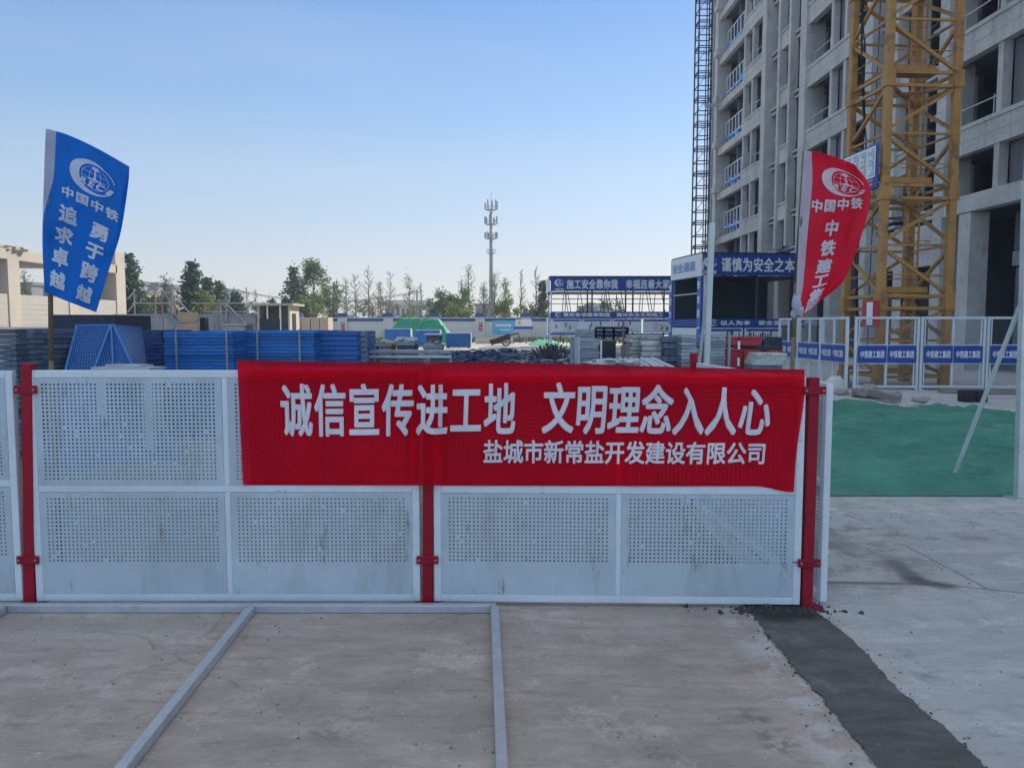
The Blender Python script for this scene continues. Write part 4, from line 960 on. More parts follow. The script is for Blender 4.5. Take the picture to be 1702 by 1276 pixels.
# rusty handcart
t = thing('handcart', 'rusty brown two-wheeled handcart tipped back in the sunlit yard', 'handcart', (at(835, 570, 58).x, 58, 0))
A, B, C_, D_ = at(814, 567, 58), at(848, 560, 58), at(846, 553, 58), at(813, 562, 58)
B = at(849, 563, 58); C_ = at(847, 554, 58); A = at(817, 574, 58); D_ = at(813, 566, 58)
m = MB(); m.extr([A, B, C_, D_], (0, 1.3, 0)); m.build('tray', rust_brown, t)
m = MB(); P_, Q_ = at(838, 558, 58), at(861, 554, 58); m.bar(at(813, 566, 57.9), Q_, .09); m.bar(at(813, 566, 59.4), Q_ + Vector((0, 1.5, 0)), .09); m.bar(Q_, Q_ + Vector((0, 1.5, 0)), .08); m.bar(Q_, at(864, 563, 58), .07); m.build('handle', rust_brown, t)
for dy in (-.15, 1.45):
    c0 = at(841, 569, 58 + dy); c0.z = .34; m = MB(); nn = 20
    for i in range(nn):
        a0, a1 = 2 * pi * i / nn, 2 * pi * (i + 1) / nn; m.bar(c0 + Vector((cos(a0) * .31, 0, sin(a0) * .31)), c0 + Vector((cos(a1) * .31, 0, sin(a1) * .31)), .07, .06)
    wl_ = m.build('wheel', rubber, t)
    m = MB()
    for i in range(8): a0 = 2 * pi * i / 8; m.bar(c0, c0 + Vector((cos(a0) * .3, 0, sin(a0) * .3)), .02)
    m.build('spoke', galv_dull, t)
m = MB(); A, B = at(790, 561, 66), at(853, 575, 66); m.box(A.x, B.x, 66, 66.06, .02, A.z); m.box(A.x, B.x, 66, 68, .0, .04)
tag(m.build('ply_sheet', mat('pale plywood', (.62, .54, .44))), 'pale plywood sheet standing on edge behind the handcart', 'plywood')

# hut and block pallets
A, B = at(428, 508, 47), at(482, 548, 47); t = thing('site_hut', 'small beige site hut with flat roof in front of the wall', 'hut', ((A.x + B.x) / 2, 47, 0))
hm = mat('hut beige wall', (.50, .45, .36), .8, var=.1); zt_ = A.z
MB().box(A.x, B.x, 49, 49.1, 0, zt_).build('wall', hm, t); MB().box(B.x - .1, B.x, 47, 49, 0, zt_).build('wall', hm, t); MB().box(A.x, A.x + .1, 47, 49, 0, zt_).build('wall', hm, t)
MB().box(A.x - .3, B.x + .3, 46.7, 49.3, zt_, zt_ + .14).build('roof', con_warm, t); MB().box(A.x + .1, B.x - .6, 46.95, 47.02, 0, at(450, 530, 47).z).build('counter', navy_tarp, t)
m = MB(); m.box(A.x + .55, A.x + .63, 46.98, 47.06, 1.9, zt_); m.box(B.x - .62, B.x - .52, 46.98, 47.06, 0, zt_); m.box(B.x - .5, B.x - .1, 46.98, 47.02, 0, 1.1); m.build('door_frame', sign_white, t)
MB().box(B.x - .015, B.x + .02, 47.5, 48.3, 1.2, 2.3).build('window', black_stuff, t)
bl = mat('tan blocks', (.47, .38, .31), .85, var=.12, scale=2)
xs = [480, 500.5, 516, 531, 546]
for k in range(4):
    for r in range(2):
        x0, x1 = at(xs[k] + .6, 540, 52).x, at(xs[k + 1] - .6, 540, 52).x; z0 = .12 + r * 1.05
        t = thing('block_pallet', ('lower' if r == 0 else 'upper') + ' pallet of tan blocks, ' + ['nearest the hut', 'second from the hut', 'third from the hut', 'at the far end from the hut'][k], 'pallet', ((x0 + x1) / 2, 52, z0 - .12 if r == 0 else z0 - .1), 0, 'pallets of tan blocks by the hut')
        MB().box(x0, x1, 52, 53.4, z0, z0 + .94).build('blocks', bl, t)
        m = MB()
        for j in range(3): m.box(x0 + (x1 - x0) * (.02 + .42 * j), x0 + (x1 - x0) * (.12 + .42 * j), 52.05, 53.35, z0 - .11, z0 - .005)
        m.build('pallet_boards', wood, t)

# ================================================================== left building shell
XL = -25.0; lb = thing('concrete_shell', 'roofless low concrete building shell at the left edge, sunlit', 'building', (XL, 36, 0))
def sl(px): return -XL * F_PX / (CX - px)                  # distance along a wall running straight ahead at x = XL
def zl(px, py): return at(px, py, sl(px)).z
s0, s1 = 30.0, sl(213)
zbt, zbb = zl(40, 416), zl(40, 433)
MB().box(XL - .35, XL, s0, s1 - 1.0, zbb, zbt).build('roof_beam', con_warm, lb)
MB().box(XL - 7, XL - .36, s0, s1 - 1.0, zbt - .22, zbt - .03).build('roof_slab', con_warm, lb)
MB().box(XL - 7, XL - .36, s0, s0 + .5, zbb - .3, zbb + .1).build('cross_beam', con_warm, lb)
for px in (20, 120): s = sl(px); MB().box(XL - .7, XL, s, s + .9, 0, zbb).build('column', con_warm, lb)
zs = zl(60, 491)
m = MB().box(XL - .28, XL - .06, s0, s1 - 1, 1.5, zs); m.build('parapet_wall', block_wall, lb)
m = MB()
for j in range(5): z = 1.62 + j * .26; m.box(XL - .062, XL - .05, s0, s1 - 1, z, z + .015)
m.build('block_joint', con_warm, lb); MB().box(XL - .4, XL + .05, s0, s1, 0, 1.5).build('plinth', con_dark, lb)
zp = zl(200, 419)
MB().box(XL - 1.4, XL, s1 - 1.15, s1, 0, zp).build('end_pier', con_warm, lb); MB().box(XL - 3.2, XL - 1.4, s1 - 1.1, s1 - .5, 0, zp - .5).build('end_wall', con_warm, lb)
m = MB(); 
for i in range(4): m.lump((XL - .3 + .1 * i, sl(12) + i * .5, zbt + .06), .35, .3, .14, i, .4)
m.build('cement_bag', con_warm, lb)

# low concrete terrace wall to its right with railings and stairs
Yt = 34.0; A, B = at(190, 524, Yt), at(424, 524, Yt)
t = thing('terrace_wall', 'low stained grey concrete wall behind the blue panel stacks', 'wall', ((A.x + B.x) / 2, Yt, 0))
MB().box(A.x, B.x, Yt, Yt + .3, 0, A.z).build('wall', mat('stained grey concrete', (.36, .35, .33), .9, var=.3, scale=1.6, fine=6, stretch=(3, 1, .4)), t)
MB().box(A.x, B.x, Yt - .03, Yt + .33, A.z, A.z + .05).build('coping', con_warm, t)
pipe = mat('pale rail pipe', (.50, .46, .42), .5, .2); pinkp = mat('faded red pipe', (.42, .24, .21), .6)
rl = thing('guard_railing', 'temporary pale pipe guard railing standing behind the terrace wall', 'railing', (at(290, 540, 36).x, 36, 0))
for px, y0, mm in ((223, 480, pipe), (257, 472, pinkp), (269, 478, pipe), (285, 478, pinkp), (290, 490, pinkp), (339, 503, pinkp), (367, 505, pipe), (376, 506, pinkp), (412, 505, pipe)):
    p = at(px, y0, 36); MB().tube((p.x, 36, 0), (p.x, 36, p.z), .035, n=6).build('upright', mm, rl)
for (x0, x1, py) in ((240, 288, 486), (220, 288, 504), (318, 412, 504), (339, 412, 518)):
    p, q = at(x0, py, 36), at(x1, py, 36); MB().tube(p, q, .025, n=6).build('rail', pipe, rl)
m = MB(); m.tube(at(213, 497, 36), at(226, 481, 36), .04, n=6); m.tube(at(213, 518, 36), at(226, 501, 36), .04, n=6); m.build('raking_strut', con_warm, rl)
def stair(lab, top0, bot0, top1, bot1, Y):
    t = thing('site_stair', lab, 'stairs', (at(bot0[0], 540, Y).x, Y, 0), 0, 'steel site stairs by the terrace')
    for (a, b, y, mm) in ((top0, bot0, Y, pinkp), (top1, bot1, Y + .9, pipe)):
        P, Q = at(*a, y), at(*b, y); k = P.z / max(.1, (P.z - Q.z)); G = P + (Q - P) * (k if k < 3 else 1.2); MB().tube(P, G, .035, n=6).build('handrail', mm, t)
        MB().bar(P - Vector((0, 0, .95)), Vector((G.x, G.y, .05)) - (G - P) * (.95 / max(.3, P.z)), .05, .16).build('stringer', galv_dull, t)
        MB().tube(P, Vector((P.x, P.y, 0)), .035, n=6).build('upright', mm, t)
    P, Q = at(*top0, Y), at(*bot0, Y)
    for i in range(6):
        k = i / 6; s = P + (Q - P) * k; z = max(.05, P.z - .95 - i * (P.z - .95) / 6); MB().box(s.x - .14, s.x + .14, Y, Y + .9, z - .03, z).build('tread', galv_dull, t)
stair('steel site stair with pink handrails left of the pine crates', (269, 483), (322, 548), (287, 489), (341, 548), 31)
stair('smaller steel site stair with handrails right of the pine crates', (362, 498), (398, 534), (376, 505), (412, 541), 33)
for i, (y0, y1, lab) in enumerate(((519, 536.5, 'upper pine crate beside the pink handrail stair'), (538.5, 560, 'lower pine crate beside the pink handrail stair'))):
    A, B = at(301, y0, 30), at(326, y1, 30); zb_ = B.z if i == 0 else 0; t = thing('pine_crate', lab, 'crate', ((A.x + B.x) / 2, 30, zb_), R(20), 'pine crates by the stair')
    MB().box(-.36, .36, -.3, .4, .06, A.z - zb_).build('boards', wood, t, local=True)
    m = MB(); 
    for sx in (-.3, .3): m.box(sx - .05, sx + .05, -.32, -.301, .06, A.z - zb_)
    m.box(-.36, .36, -.29, .39, 0, .06); m.build('batten', wood, t, local=True)
A, B = at(332, 528, 31), at(341, 560, 31); t = thing('fire_cabinet', 'dark steel cabinet with red extinguisher beside the pine crates', 'cabinet', ((A.x + B.x) / 2, 31, 0))
MB().box(A.x, B.x, 31, 31.4, 0, A.z).build('body', black_stuff, t); m = MB(); m.tube((B.x + .1, 31, .7), (B.x + .1, 31, 1.35), .08, n=8); m.tube((B.x + .1, 31, 1.35), (B.x + .1, 31, 1.45), .03, n=6); m.build('extinguisher', red_box, t)
A, B = at(345, 521, 37), at(413, 533, 37); t = thing('blue_notice_banner', 'blue and white printed banner hung on the railing behind the terrace', 'banner', ((A.x + B.x) / 2, 37, B.z))
MB().box(A.x, B.x, 37, 37.04, B.z, A.z).build('panel', mat('light blue print', (.07, .22, .62), .5, var=.5, scale=2), t); m = MB(); marks(m, lambda a, b: Vector((a, 36.98, b)), A.x + .1, B.x - .1, B.z + .05, A.z - .05, 1, 9, .5); m.build('lettering', letter_white, t)
A, B = at(368, 537, 30), at(412, 560, 30); t = thing('concrete_block', 'pale concrete block with overhanging top behind the blue stacks', 'concrete block', ((A.x + B.x) / 2, 30, 0)); MB().box(A.x + .05, B.x - .12, 30, 31, 0, A.z - .1).build('body', con_warm, t); MB().box(A.x, B.x, 29.95, 31.1, A.z - .1, A.z).build('top', con_warm, t)

# ================================================================== stacked panels in the yard
def make_sheet(name, W, D, T, m_, rim=.02):
    m = MB(); m.box(-W / 2, W / 2, -D / 2, -D / 2 + rim, 0, T * .86); m.box(-W / 2, W / 2, D / 2 - rim, D / 2, 0, T * .86); m.box(-W / 2, -W / 2 + rim, -D / 2 + rim, D / 2 - rim, 0, T * .86); m.box(W / 2 - rim, W / 2, -D / 2 + rim, D / 2 - rim, 0, T * .86)
    m.box(-W / 2 + rim, W / 2 - rim, -D / 2 + rim, D / 2 - rim, T * .55, T * .62)
    for i in (1, 2): x = -W / 2 + W * i / 3; m.box(x - .02, x + .02, -D / 2 - .004, -D / 2, .0, T * .86)
    return m.build(name, m_, origin=(0, 0, 0))
def stack(name, px0, px1, ptop, Y, T, D, m_, label, cat, group, jit=.012, rotz=0.):
    A, B = at(px0, ptop, Y), at(px1, ptop, Y); W = B.x - A.x; n = max(2, int(A.z / T)); T = A.z / n
    src = make_sheet(name, W, D, T, m_); tag(src, label, cat, group); rn = random.Random(int(px0))
    for i in range(n):
        o = src if i == 0 else src.copy()
        if i: COL.objects.link(o)
        if i == n - 1: o['label'] = 'topmost ' + label
        o.location = ((A.x + B.x) / 2 + rn.uniform(-jit, jit), Y + D / 2 + rn.uniform(-jit, jit), i * T); o.rotation_euler = (0, 0, rotz + rn.uniform(-.006, .006))
gsteel = mat('slate grey panel', (.115, .15, .20), .55, .15, var=.3, scale=5, stain=((.05, .06, .07), 6, .58), rv=.3)
stack('formwork', -6, 26, 546, 9.0, .062, .9, gsteel, 'slate grey panel in the stack cut by the left edge', 'panel', 'slate grey panels, first stack at left')
stack('formwork', 29, 54, 545, 9.2, .062, .9, gsteel, 'slate grey panel in the middle stack left of the blue flag pole', 'panel', 'slate grey panels, middle stack at left')
stack('formwork', 57, 79, 546, 9.4, .062, .9, gsteel, 'slate grey panel in the stack just behind the blue flag pole', 'panel', 'slate grey panels, third stack at left')
stack('scaffold_decking', 272, 386, 550, 11.0, .048, 1.7, blue_steel, 'blue steel panel in the stack left of the banner', 'panel', 'blue steel panels, stack left of the banner')
stack('scaffold_decking', 402, 522, 549, 11.6, .048, 1.7, blue_steel, 'blue steel panel in the stack above the left end of the banner', 'panel', 'blue steel panels, stack above the banner end')
stack('scaffold_decking', 528, 594, 550, 12.0, .075, 1.6, mat('bright blue panel', (.028, .13, .40), .5, .1, var=.2, scale=2, rv=.2), 'bright blue steel panel in the right hand blue stack', 'panel', 'blue steel panels, right hand stack')
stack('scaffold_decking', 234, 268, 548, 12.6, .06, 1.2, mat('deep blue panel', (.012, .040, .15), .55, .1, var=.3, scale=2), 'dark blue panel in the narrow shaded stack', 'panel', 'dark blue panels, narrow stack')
for px, Y, lab, py in ((293, 10.95, 'left upright steel strap post on the blue stack', 549), (377, 10.95, 'right upright steel strap post on the blue stack', 549), (428, 11.55, 'left strap post on the stack above the banner end', 548), (498, 11.55, 'right strap post on the stack above the banner end', 548)):
    p = at(px, py, Y); tag(MB().box(p.x - .012, p.x + .012, Y - .03, Y - .008, 0, p.z + .01).build('strap_post', galv_dull), lab, 'strap', 'strap posts on the blue stacks')
for px, Y, lab in ((391, 11.3, 'pale end board between the two blue stacks'), (600, 12.3, 'grey slatted end of the right hand blue stack')):
    p = at(px, 550, Y); m = MB()
    for i in range(18): m.box(p.x - .045, p.x + .045, Y, Y + .3, i * p.z / 18, (i + .8) * p.z / 18)
    tag(m.build('end_board', mat('pale blue slats', (.20, .26, .33), .6, var=.2)), lab, 'board')
# leaning blue mesh sheets
bs2 = mat('blue mesh sheet', (.036, .165, .44), .5, .1, var=.15, scale=3)
def leaning(lab, c4, Ys, brace):
    P = [at(px, py, Y) for (px, py), Y in zip(c4, Ys)]; k = [p.copy() for p in P]
    for i in (0, 1):                                   # extend the lower corners to the ground
        d = P[i] - P[3 - i]; k[i] = P[3 - i] + d * (P[3 - i].z / (P[3 - i].z - P[i].z))
    t = thing('leaning_mesh', lab, 'mesh panel', (k[0].x, k[0].y, 0), 0, 'blue mesh panels leaning on the stack')
    m = MB()
    def f(u, v): return k[0].lerp(k[1], u).lerp(k[3].lerp(k[2], u), v)
    nu, nv = 22, 34
    for i in range(nu + 1): m.bar(f(i / nu, 0), f(i / nu, 1), .008, .005)
    for j in range(nv + 1): m.bar(f(0, j / nv), f(1, j / nv), .008, .005)
    m.build('wire_mesh', bs2, t)
    nrm = (k[1] - k[0]).cross(k[3] - k[0]).normalized() * .015
    MB().grid(lambda u, v: f(u, v) + nrm * (1.0 if nrm.y > 0 else -1.0), 13, 19).build('sheet', mat('dark blue sheet', (.016, .085, .27), .5, .1, var=.3, scale=3), t, solid=.003)
    m = MB()
    for a, b in ((0, 1), (1, 2), (2, 3), (3, 0)): m.bar(k[a], k[b], .03, .03)
    m.build('frame', bs2, t)
    m = MB()
    for (u0, u1) in brace: m.bar(f(u0, .0) + Vector((0, -.02, 0)), f(u1, 1) + Vector((0, -.02, 0)), .022, .022)
    m.build('brace', bs2, t)
leaning('blue mesh panel with fan of braces leaning left on the stack', [(110, 613), (222, 613), (187, 540), (128, 541)], [9.5, 9.7, 10.1, 10.1], [(.12, .97), (.55, .98)])
leaning('darker blue mesh panel turned away, leaning behind the braced one', [(222, 613), (242, 613), (233, 545), (188, 541)], [9.72, 10.9, 10.9, 10.15], [(.4, .05)])
m = MB(); A, B = at(166, 611, 9.3), at(262, 612, 9.0); m.bar(A, B, .25, .03); m.bar(A + Vector((.1, .1, .03)), B + Vector((-.2, .15, .025)), .2, .02)
m.box(A.x + .05, A.x + .15, 9.1, 9.35, 0, A.z - .02); m.box(B.x - .15, B.x - .05, 8.95, 9.2, 0, B.z - .02)
tag(m.build('trestle_board', galv), 'pale sheet lying on a trestle before the leaning blue mesh', 'board')
# navy covered pile and silver sheets
A, B = at(82, 523, 16), at(192, 523, 16); t = thing('covered_pile', 'square pile under a dark navy cover behind the leaning blue mesh', 'covered pile', ((A.x + B.x) / 2, 16, 0)); m = MB()
def cover(u, v):
    W = B.x - A.x; x = A.x + W * u; z = A.z * (1 - v) + .02 * sin(u * 40) * v; return Vector((x + .01 * sin(v * 9), 16 + .03 * noise.noise(Vector((u * 9, v * 5, 1))), z))
m.grid(cover, 40, 20); m.box(A.x + .02, B.x - .02, 16.06, 17.6, 0, A.z - .01); m.build('cover', navy_tarp, t)
m = MB(); 
for i in range(3): m.box(A.x + .02, B.x - .02, 15.93, 15.955, .45 + i * .5, .47 + i * .5)
m.build('strap', black_stuff, t)
for i in range(8):
    A, B = at(83, 578 + i * 3, 10.6), at(113, 578 + i * 3, 10.6)
    tag(MB().box(A.x, B.x, 10.6, 12, A.z - .018, A.z).build('silver_sheet', galv), 'bright silver sheet in the low stack beside the flag pole', 'metal sheet', 'silver sheets in the low stack')
A = at(98, 603, 10.7); tag(MB().box(at(83, 540, 10.6).x, at(113, 540, 10.6).x, 10.65, 11.9, 0, at(98, 602.5, 10.6).z).build('timber_block', con_warm), 'pale block carrying the low stack of silver sheets', 'block')

# grey benches and bins in the middle
Yb = 13.0
t = thing('steel_bench', 'long grey steel bench frame just above the banner, middle of the yard', 'bench', (at(650, 600, Yb).x, Yb, 0))
A, B = at(580, 583, Yb), at(750, 586, Yb); MB().box(A.x, B.x, Yb, Yb + .6, A.z - .045, A.z).build('top', galv_dull, t)
for px in (589, 622, 662, 706, 748): p = at(px, 590, Yb); MB().box(p.x - .025, p.x + .025, Yb + .04, Yb + .1, 0, A.z - .045).build('leg', galv_dull, t)
for i, (x0, x1) in enumerate(((592, 618), (627, 658), (668, 703), (713, 745))): MB().box(at(x0, 540, Yb).x, at(x1, 540, Yb).x, Yb + .05, Yb + .09, .35, A.z - .12).build('panel', gsteel, t)
MB().box(A.x, B.x, Yb - .01, Yb + .02, A.z - .12, A.z - .075).build('edge_rail', galv, t)
def bin_(px0, px1, py, Y, m_, lab, lid=None, name='steel_bin'):
    A, B = at(px0, py, Y), at(px1, py, Y); W = B.x - A.x; t = thing(name, lab, 'bin', ((A.x + B.x) / 2, Y, 0), 0, 'bins and boxes behind the steel bench')
    k = .03; m = MB(); H = A.z
    m.box(-W / 2, W / 2, 0, k, .08, H); m.box(-W / 2, W / 2, .7 - k, .7, .08, H); m.box(-W / 2, -W / 2 + k, k, .7 - k, .08, H); m.box(W / 2 - k, W / 2, k, .7 - k, .08, H); m.box(-W / 2 + k, W / 2 - k, k, .7 - k, .08, .12); m.build('body', m_, t, local=True)
    m = MB(); m.box(-W / 2 - .02, W / 2 + .02, -.02, 0, H - .06, H + .01); m.box(-W / 2 - .02, -W / 2, 0, .7, H - .06, H + .01); m.box(W / 2, W / 2 + .02, 0, .7, H - .06, H + .01); m.build('rim', galv_dull, t, local=True)
    m = MB(); m.box(-W / 2 + .04, -W / 2 + .1, .05, .65, 0, .08); m.box(W / 2 - .1, W / 2 - .04, .05, .65, 0, .08); m.build('foot', galv_dull, t, local=True)
    if lid:
        m = MB(); 
        for i in range(9): m.lump((random.uniform(-W * .4, W * .4), random.uniform(.1, .55), H + random.uniform(-.05, .05)), .12, .12, .07, i + int(px0), .5, 7, 5)
        m.build('contents', lid, t, local=True)
cloth_scrap = mat('pale scraps', (.45, .46, .48), .8, var=.4)
bin_(608, 626, 570, 16, gsteel, 'small dark grey bin right of the blue stacks', None)
bin_(629, 650, 571, 16, mat('brown board', (.22, .17, .14)), 'brown board box behind the steel bench', wood)
bin_(659, 688, 569, 15.6, gsteel, 'grey bin heaped with pale sheeting behind the steel bench', cloth_scrap)
bin_(704, 732, 574, 15, galv_dull, 'steel bin under the grey hopper', rock_grey)
A, B = at(709, 557, 15.2), at(731, 575, 15.2); t = thing('mortar_hopper', 'grey tilted steel hopper standing on the bin', 'hopper', ((A.x + B.x) / 2, 15.2, B.z)); m = MB()
m.extr([(A.x + .03, 15.2, B.z), (B.x - .03, 15.2, B.z), (B.x + .02, 15.2, A.z), (A.x - .02, 15.2, A.z)], (0, .5, 0)); m.build('body', gsteel, t); MB().box(A.x - .04, B.x + .04, 15.15, 15.75, A.z, A.z + .03).build('rim', galv, t)
m = MB(); m.tube((A.x + .1, 15.12, B.z + .05), (B.x - .1, 15.12, A.z - .05), .03, n=6); m.build('outlet', mat('dark red print', (.2, .05, .06)), t)
# rubble field of scrap formwork (nobody could count it)
rn = random.Random(21); ms = {0: MB(), 1: MB(), 2: MB()}
for i in range(1500):
    x = rn.uniform(740, 960); Y = rn.choice((rn.uniform(15, 30), rn.uniform(20, 42))); p = at(x, 560, Y); h = rn.uniform(.0, .28) * (1.0 if Y > 22 else 1.6); a = rn.uniform(0, pi); L = rn.uniform(.15, .9)
    c0 = Vector((p.x, Y, .04 + h)); d = Vector((cos(a), sin(a) * .7, rn.uniform(-.25, .25))) * L / 2
    ms[rn.choice((0, 0, 1, 2)) if x > 850 else rn.choice((0, 1, 1, 1))].bar(c0 - d, c0 + d, rn.uniform(.04, .22), rn.uniform(.02, .08))
for i, (m_, nm, lab) in enumerate(((gsteel, 'scrap_steel', 'grey scrap formwork lying in heaps in the middle of the yard'), (mat('scrap blue', (.018, .04, .12), .6, var=.5), 'scrap_fittings', 'dark blue scrap fittings scattered above the middle of the banner'), (mat('scrap pale', (.40, .40, .38), .7, var=.4), 'scrap_boards', 'pale scrap boards scattered in the middle of the yard'))):
    tag(ms[i].build(nm, m_), lab, 'scrap heap', kind='stuff')
# bushy dark scrap by the far walkway
m = MB()
for i in range(160):
    p = at(rn.uniform(898, 932), 560, rn.uniform(29, 33)); a = rn.uniform(0, 2 * pi); m.tube((p.x, p.y, rn.uniform(0, .4)), (p.x + cos(a) * .35, p.y + sin(a) * .3, rn.uniform(.3, .85)), .025, n=4)
tag(m.build('rebar_offcuts', mat('dark steel offcuts', (.06, .07, .07), .7, var=.4)), 'bristling heap of dark steel offcuts before the long walkway', 'scrap heap', kind='stuff')
m = MB()
def lownet(u, v): p = Vector((at(880, 560, 62).x + 2.6 * u, 60 + 6 * v, 0)); p.z = .03 + .55 * sin(pi * u) * sin(pi * v) * (.6 + .7 * abs(noise.noise(Vector((u * 5, v * 4, 3))))); return p
m.grid(lownet, 24, 18); tag(m.build('net_heap', mat('faded green net', (.10, .36, .24), .7, var=.3), smooth=True), 'low heap under faded green net left of the long walkway', 'ground net')

# grey formwork stacks right of the middle
gz = mat('aluminium formwork', (.30, .34, .37), .5, .3, var=.3, scale=4, stain=((.14, .15, .15), 5, .57), rv=.28); gz2 = mat('pale aluminium formwork', (.46, .47, .44), .55, .2, var=.3, scale=4, stain=((.22, .2, .17), 5, .56), rv=.22)
stack('formwork', 966, 996, 563, 14.0, .055, .9, gz, 'grey formwork panel in the ribbed stack left of the black covered one', 'panel', 'grey formwork, ribbed stack', .02)
stack('formwork', 962, 989, 547, 17.0, .08, .9, gz, 'grey formwork panel in the taller stack behind the ribbed one', 'panel', 'grey formwork, taller stack behind', .03)
stack('formwork', 1048, 1065, 556, 14.4, .07, .8, gz2, 'pale formwork panel in the narrow stack right of the wooden box', 'panel', 'pale formwork, narrow stack', .04)
stack('formwork', 1067, 1100, 555, 14.2, .10, .8, gz2, 'pale formwork panel in the wide pale stack', 'panel', 'pale formwork, wide stack', .015)
stack('formwork', 1103, 1128, 558, 14.0, .11, .8, gsteel, 'dark formwork panel in the gappy stack right of the pale one', 'panel', 'dark formwork, gappy stack', .03)
stack('formwork', 1133, 1157, 556, 13.6, .06, .8, gz, 'grey formwork panel in the stack left of the support post', 'panel', 'grey formwork, stack left of the post', .012)
stack('formwork', 1181, 1206, 556, 13.4, .055, .8, gz, 'grey formwork panel in the stack right of the support post', 'panel', 'grey formwork, stack right of the post', .012)
for k, px in enumerate((951, 957, 962)):
    p = at(px, 560, 13.6); tag(MB().box(p.x - .025, p.x + .025, 13.6, 13.75, 0, p.z).build('formwork_strip', gz), ['pale formwork strip standing at the left end of the ribbed stack', 'middle standing formwork strip by the ribbed stack', 'standing formwork strip touching the ribbed stack'][k], 'strip', 'standing formwork strips')
A, B = at(1001, 566, 14), at(1024, 566, 14); t = thing('covered_stack', 'stack wrapped in black plastic with pale tape down its left edge', 'covered stack', ((A.x + B.x) / 2, 14, 0)); MB().box(A.x, B.x, 14, 14.8, 0, A.z).build('wrap', black_stuff, t, bevel=.02); MB().box(A.x - .035, A.x - .005, 13.97, 14.5, .05, A.z).build('tape', sign_white, t)
A, B = at(1036, 572, 13.4), at(1047, 572, 13.4); t = thing('timber_box', 'upright box of grey boards between the covered and pale stacks', 'box', ((A.x + B.x) / 2, 13.4, 0)); m = MB()
for i in range(4): x0 = A.x + (B.x - A.x) * i / 4; m.box(x0, x0 + (B.x - A.x) / 4 - .006, 13.4, 13.42, 0, A.z)
m.build('boards', wood_old, t); MB().box(A.x, B.x, 13.422, 13.7, 0, A.z - .02).build('core', wood_old, t)
t = thing('pipe_rack', 'dark steel rack of long bars behind the grey formwork', 'rack', (at(1020, 560, 19).x, 19, 0))
for py in (545, 551, 558): A, B = at(990, py, 19), at(1044, py + .5, 19); MB().bar(A, B, .06, .07).build('bar', navy_tarp, t)
for px in (990, 1004, 1020, 1043): p = at(px, 545, 19); MB().box(p.x - .03, p.x + .03, 18.97, 19.03, 0, p.z).build('upright', navy_tarp, t)
p = at(1038, 533, 13.2); tag(MB().tube((p.x, 13.2, 0), (p.x - .02, 13.2, p.z), .018, n=6).build('steel_stake', mat('rusty pipe', (.2, .12, .09))), 'thin rusty stake standing beside the board box', 'stake')
for i in range(7):
    A = at(1030 + i * 9, 594 + (i % 2), 12.6 - .15 * i); B = at(1058 + i * 12, 604, 10.2); B.z = max(.9, B.z - .03)
    tag(MB().tube((A.x, A.y, A.z - .02), (B.x, B.y, A.z - .12), .032, n=8).build('scaffold_tube', galv, smooth=True), 'galvanised scaffold tube in the bundle lying above the banner', 'tube', 'scaffold tubes in the bundle')
m = MB(); A, B = at(1030, 600, 11.9), at(1110, 603, 11); m.box(A.x - .1, B.x, 10.4, 12.8, .7, A.z - .1); m.box(A.x, A.x + .1, 10.5, 10.6, 0, .7); m.box(B.x - .2, B.x - .1, 10.5, 10.6, 0, .7); m.box(A.x, A.x + .1, 12.6, 12.7, 0, .7); m.box(B.x - .2, B.x - .1, 12.6, 12.7, 0, .7)
tag(m.build('low_table', gsteel), 'low dark steel table carrying the scaffold tubes', 'table')
m = MB(); m.lump(at(1010, 602, 11.4), .28, .3, .05, 4, .8, 16, 8); m.lump(at(1032, 601, 11.3), .2, .25, .04, 9, .8, 16, 8); b_ = at(1010, 602, 11.4); m.box(b_.x - .25, b_.x + .45, 11.2, 11.6, 0, b_.z - .02)
tag(m.build('sheeting', cloth_scrap), 'crumpled pale sheeting left of the scaffold tubes', 'sheeting')
# red cabinets and clutter behind the right end of the banner
for i, (x0, x1, y0, y1, Y, lab) in enumerate(((1217, 1266, 560, 574, 14.6, 'long red steel chest on top of the clutter'), (1212, 1232, 580, 612, 14.0, 'red cabinet standing low at the left of the clutter'), (1236, 1262, 582, 612, 14.2, 'red cabinet standing right of the striped pole'), (1281, 1298, 583, 590, 14.4, 'small red box lying at the right of the clutter'))):
    A, B = at(x0, y0, Y), at(x1, y1, Y); zb_ = B.z if i in (0, 3) else 0; t = thing('red_chest', lab, 'chest', ((A.x + B.x) / 2, Y, zb_), 0, 'red steel chests behind the banner'); MB().box(A.x, B.x, Y, Y + .5, zb_, A.z - .03).build('body', red_box, t, bevel=.01); MB().box(A.x - .01, B.x + .01, Y - .015, Y + .51, A.z - .03, A.z).build('lid', red_box, t)
A, B = at(1232, 575, 14.8), at(1299, 575, 14.8); tag(MB().box(A.x, B.x, 14.75, 15.3, 0, A.z - .01).build('dark_bench', black_stuff), 'dark workbench carrying the red chests', 'bench')
p = at(1228.5, 560, 13.0); t = thing('striped_pole', 'red and white banded pole in front of the red chests', 'pole', (p.x, 13, 0)); MB().tube((p.x, 13, 0), (p.x, 13, p.z), .018, n=8).build('shaft', red_paint, t)
m = MB(); 
for k in range(4): m.tube((p.x, 13, .35 + k * .28), (p.x, 13, .49 + k * .28), .0195, n=8)
m.build('white_band', sign_white, t)
p = at(1213, 553, 13.1); tag(MB().box(p.x - .02, p.x + .02, 13.1, 13.14, 0, p.z).build('steel_stake', galv_dull), 'grey square stake left of the red chests', 'stake')
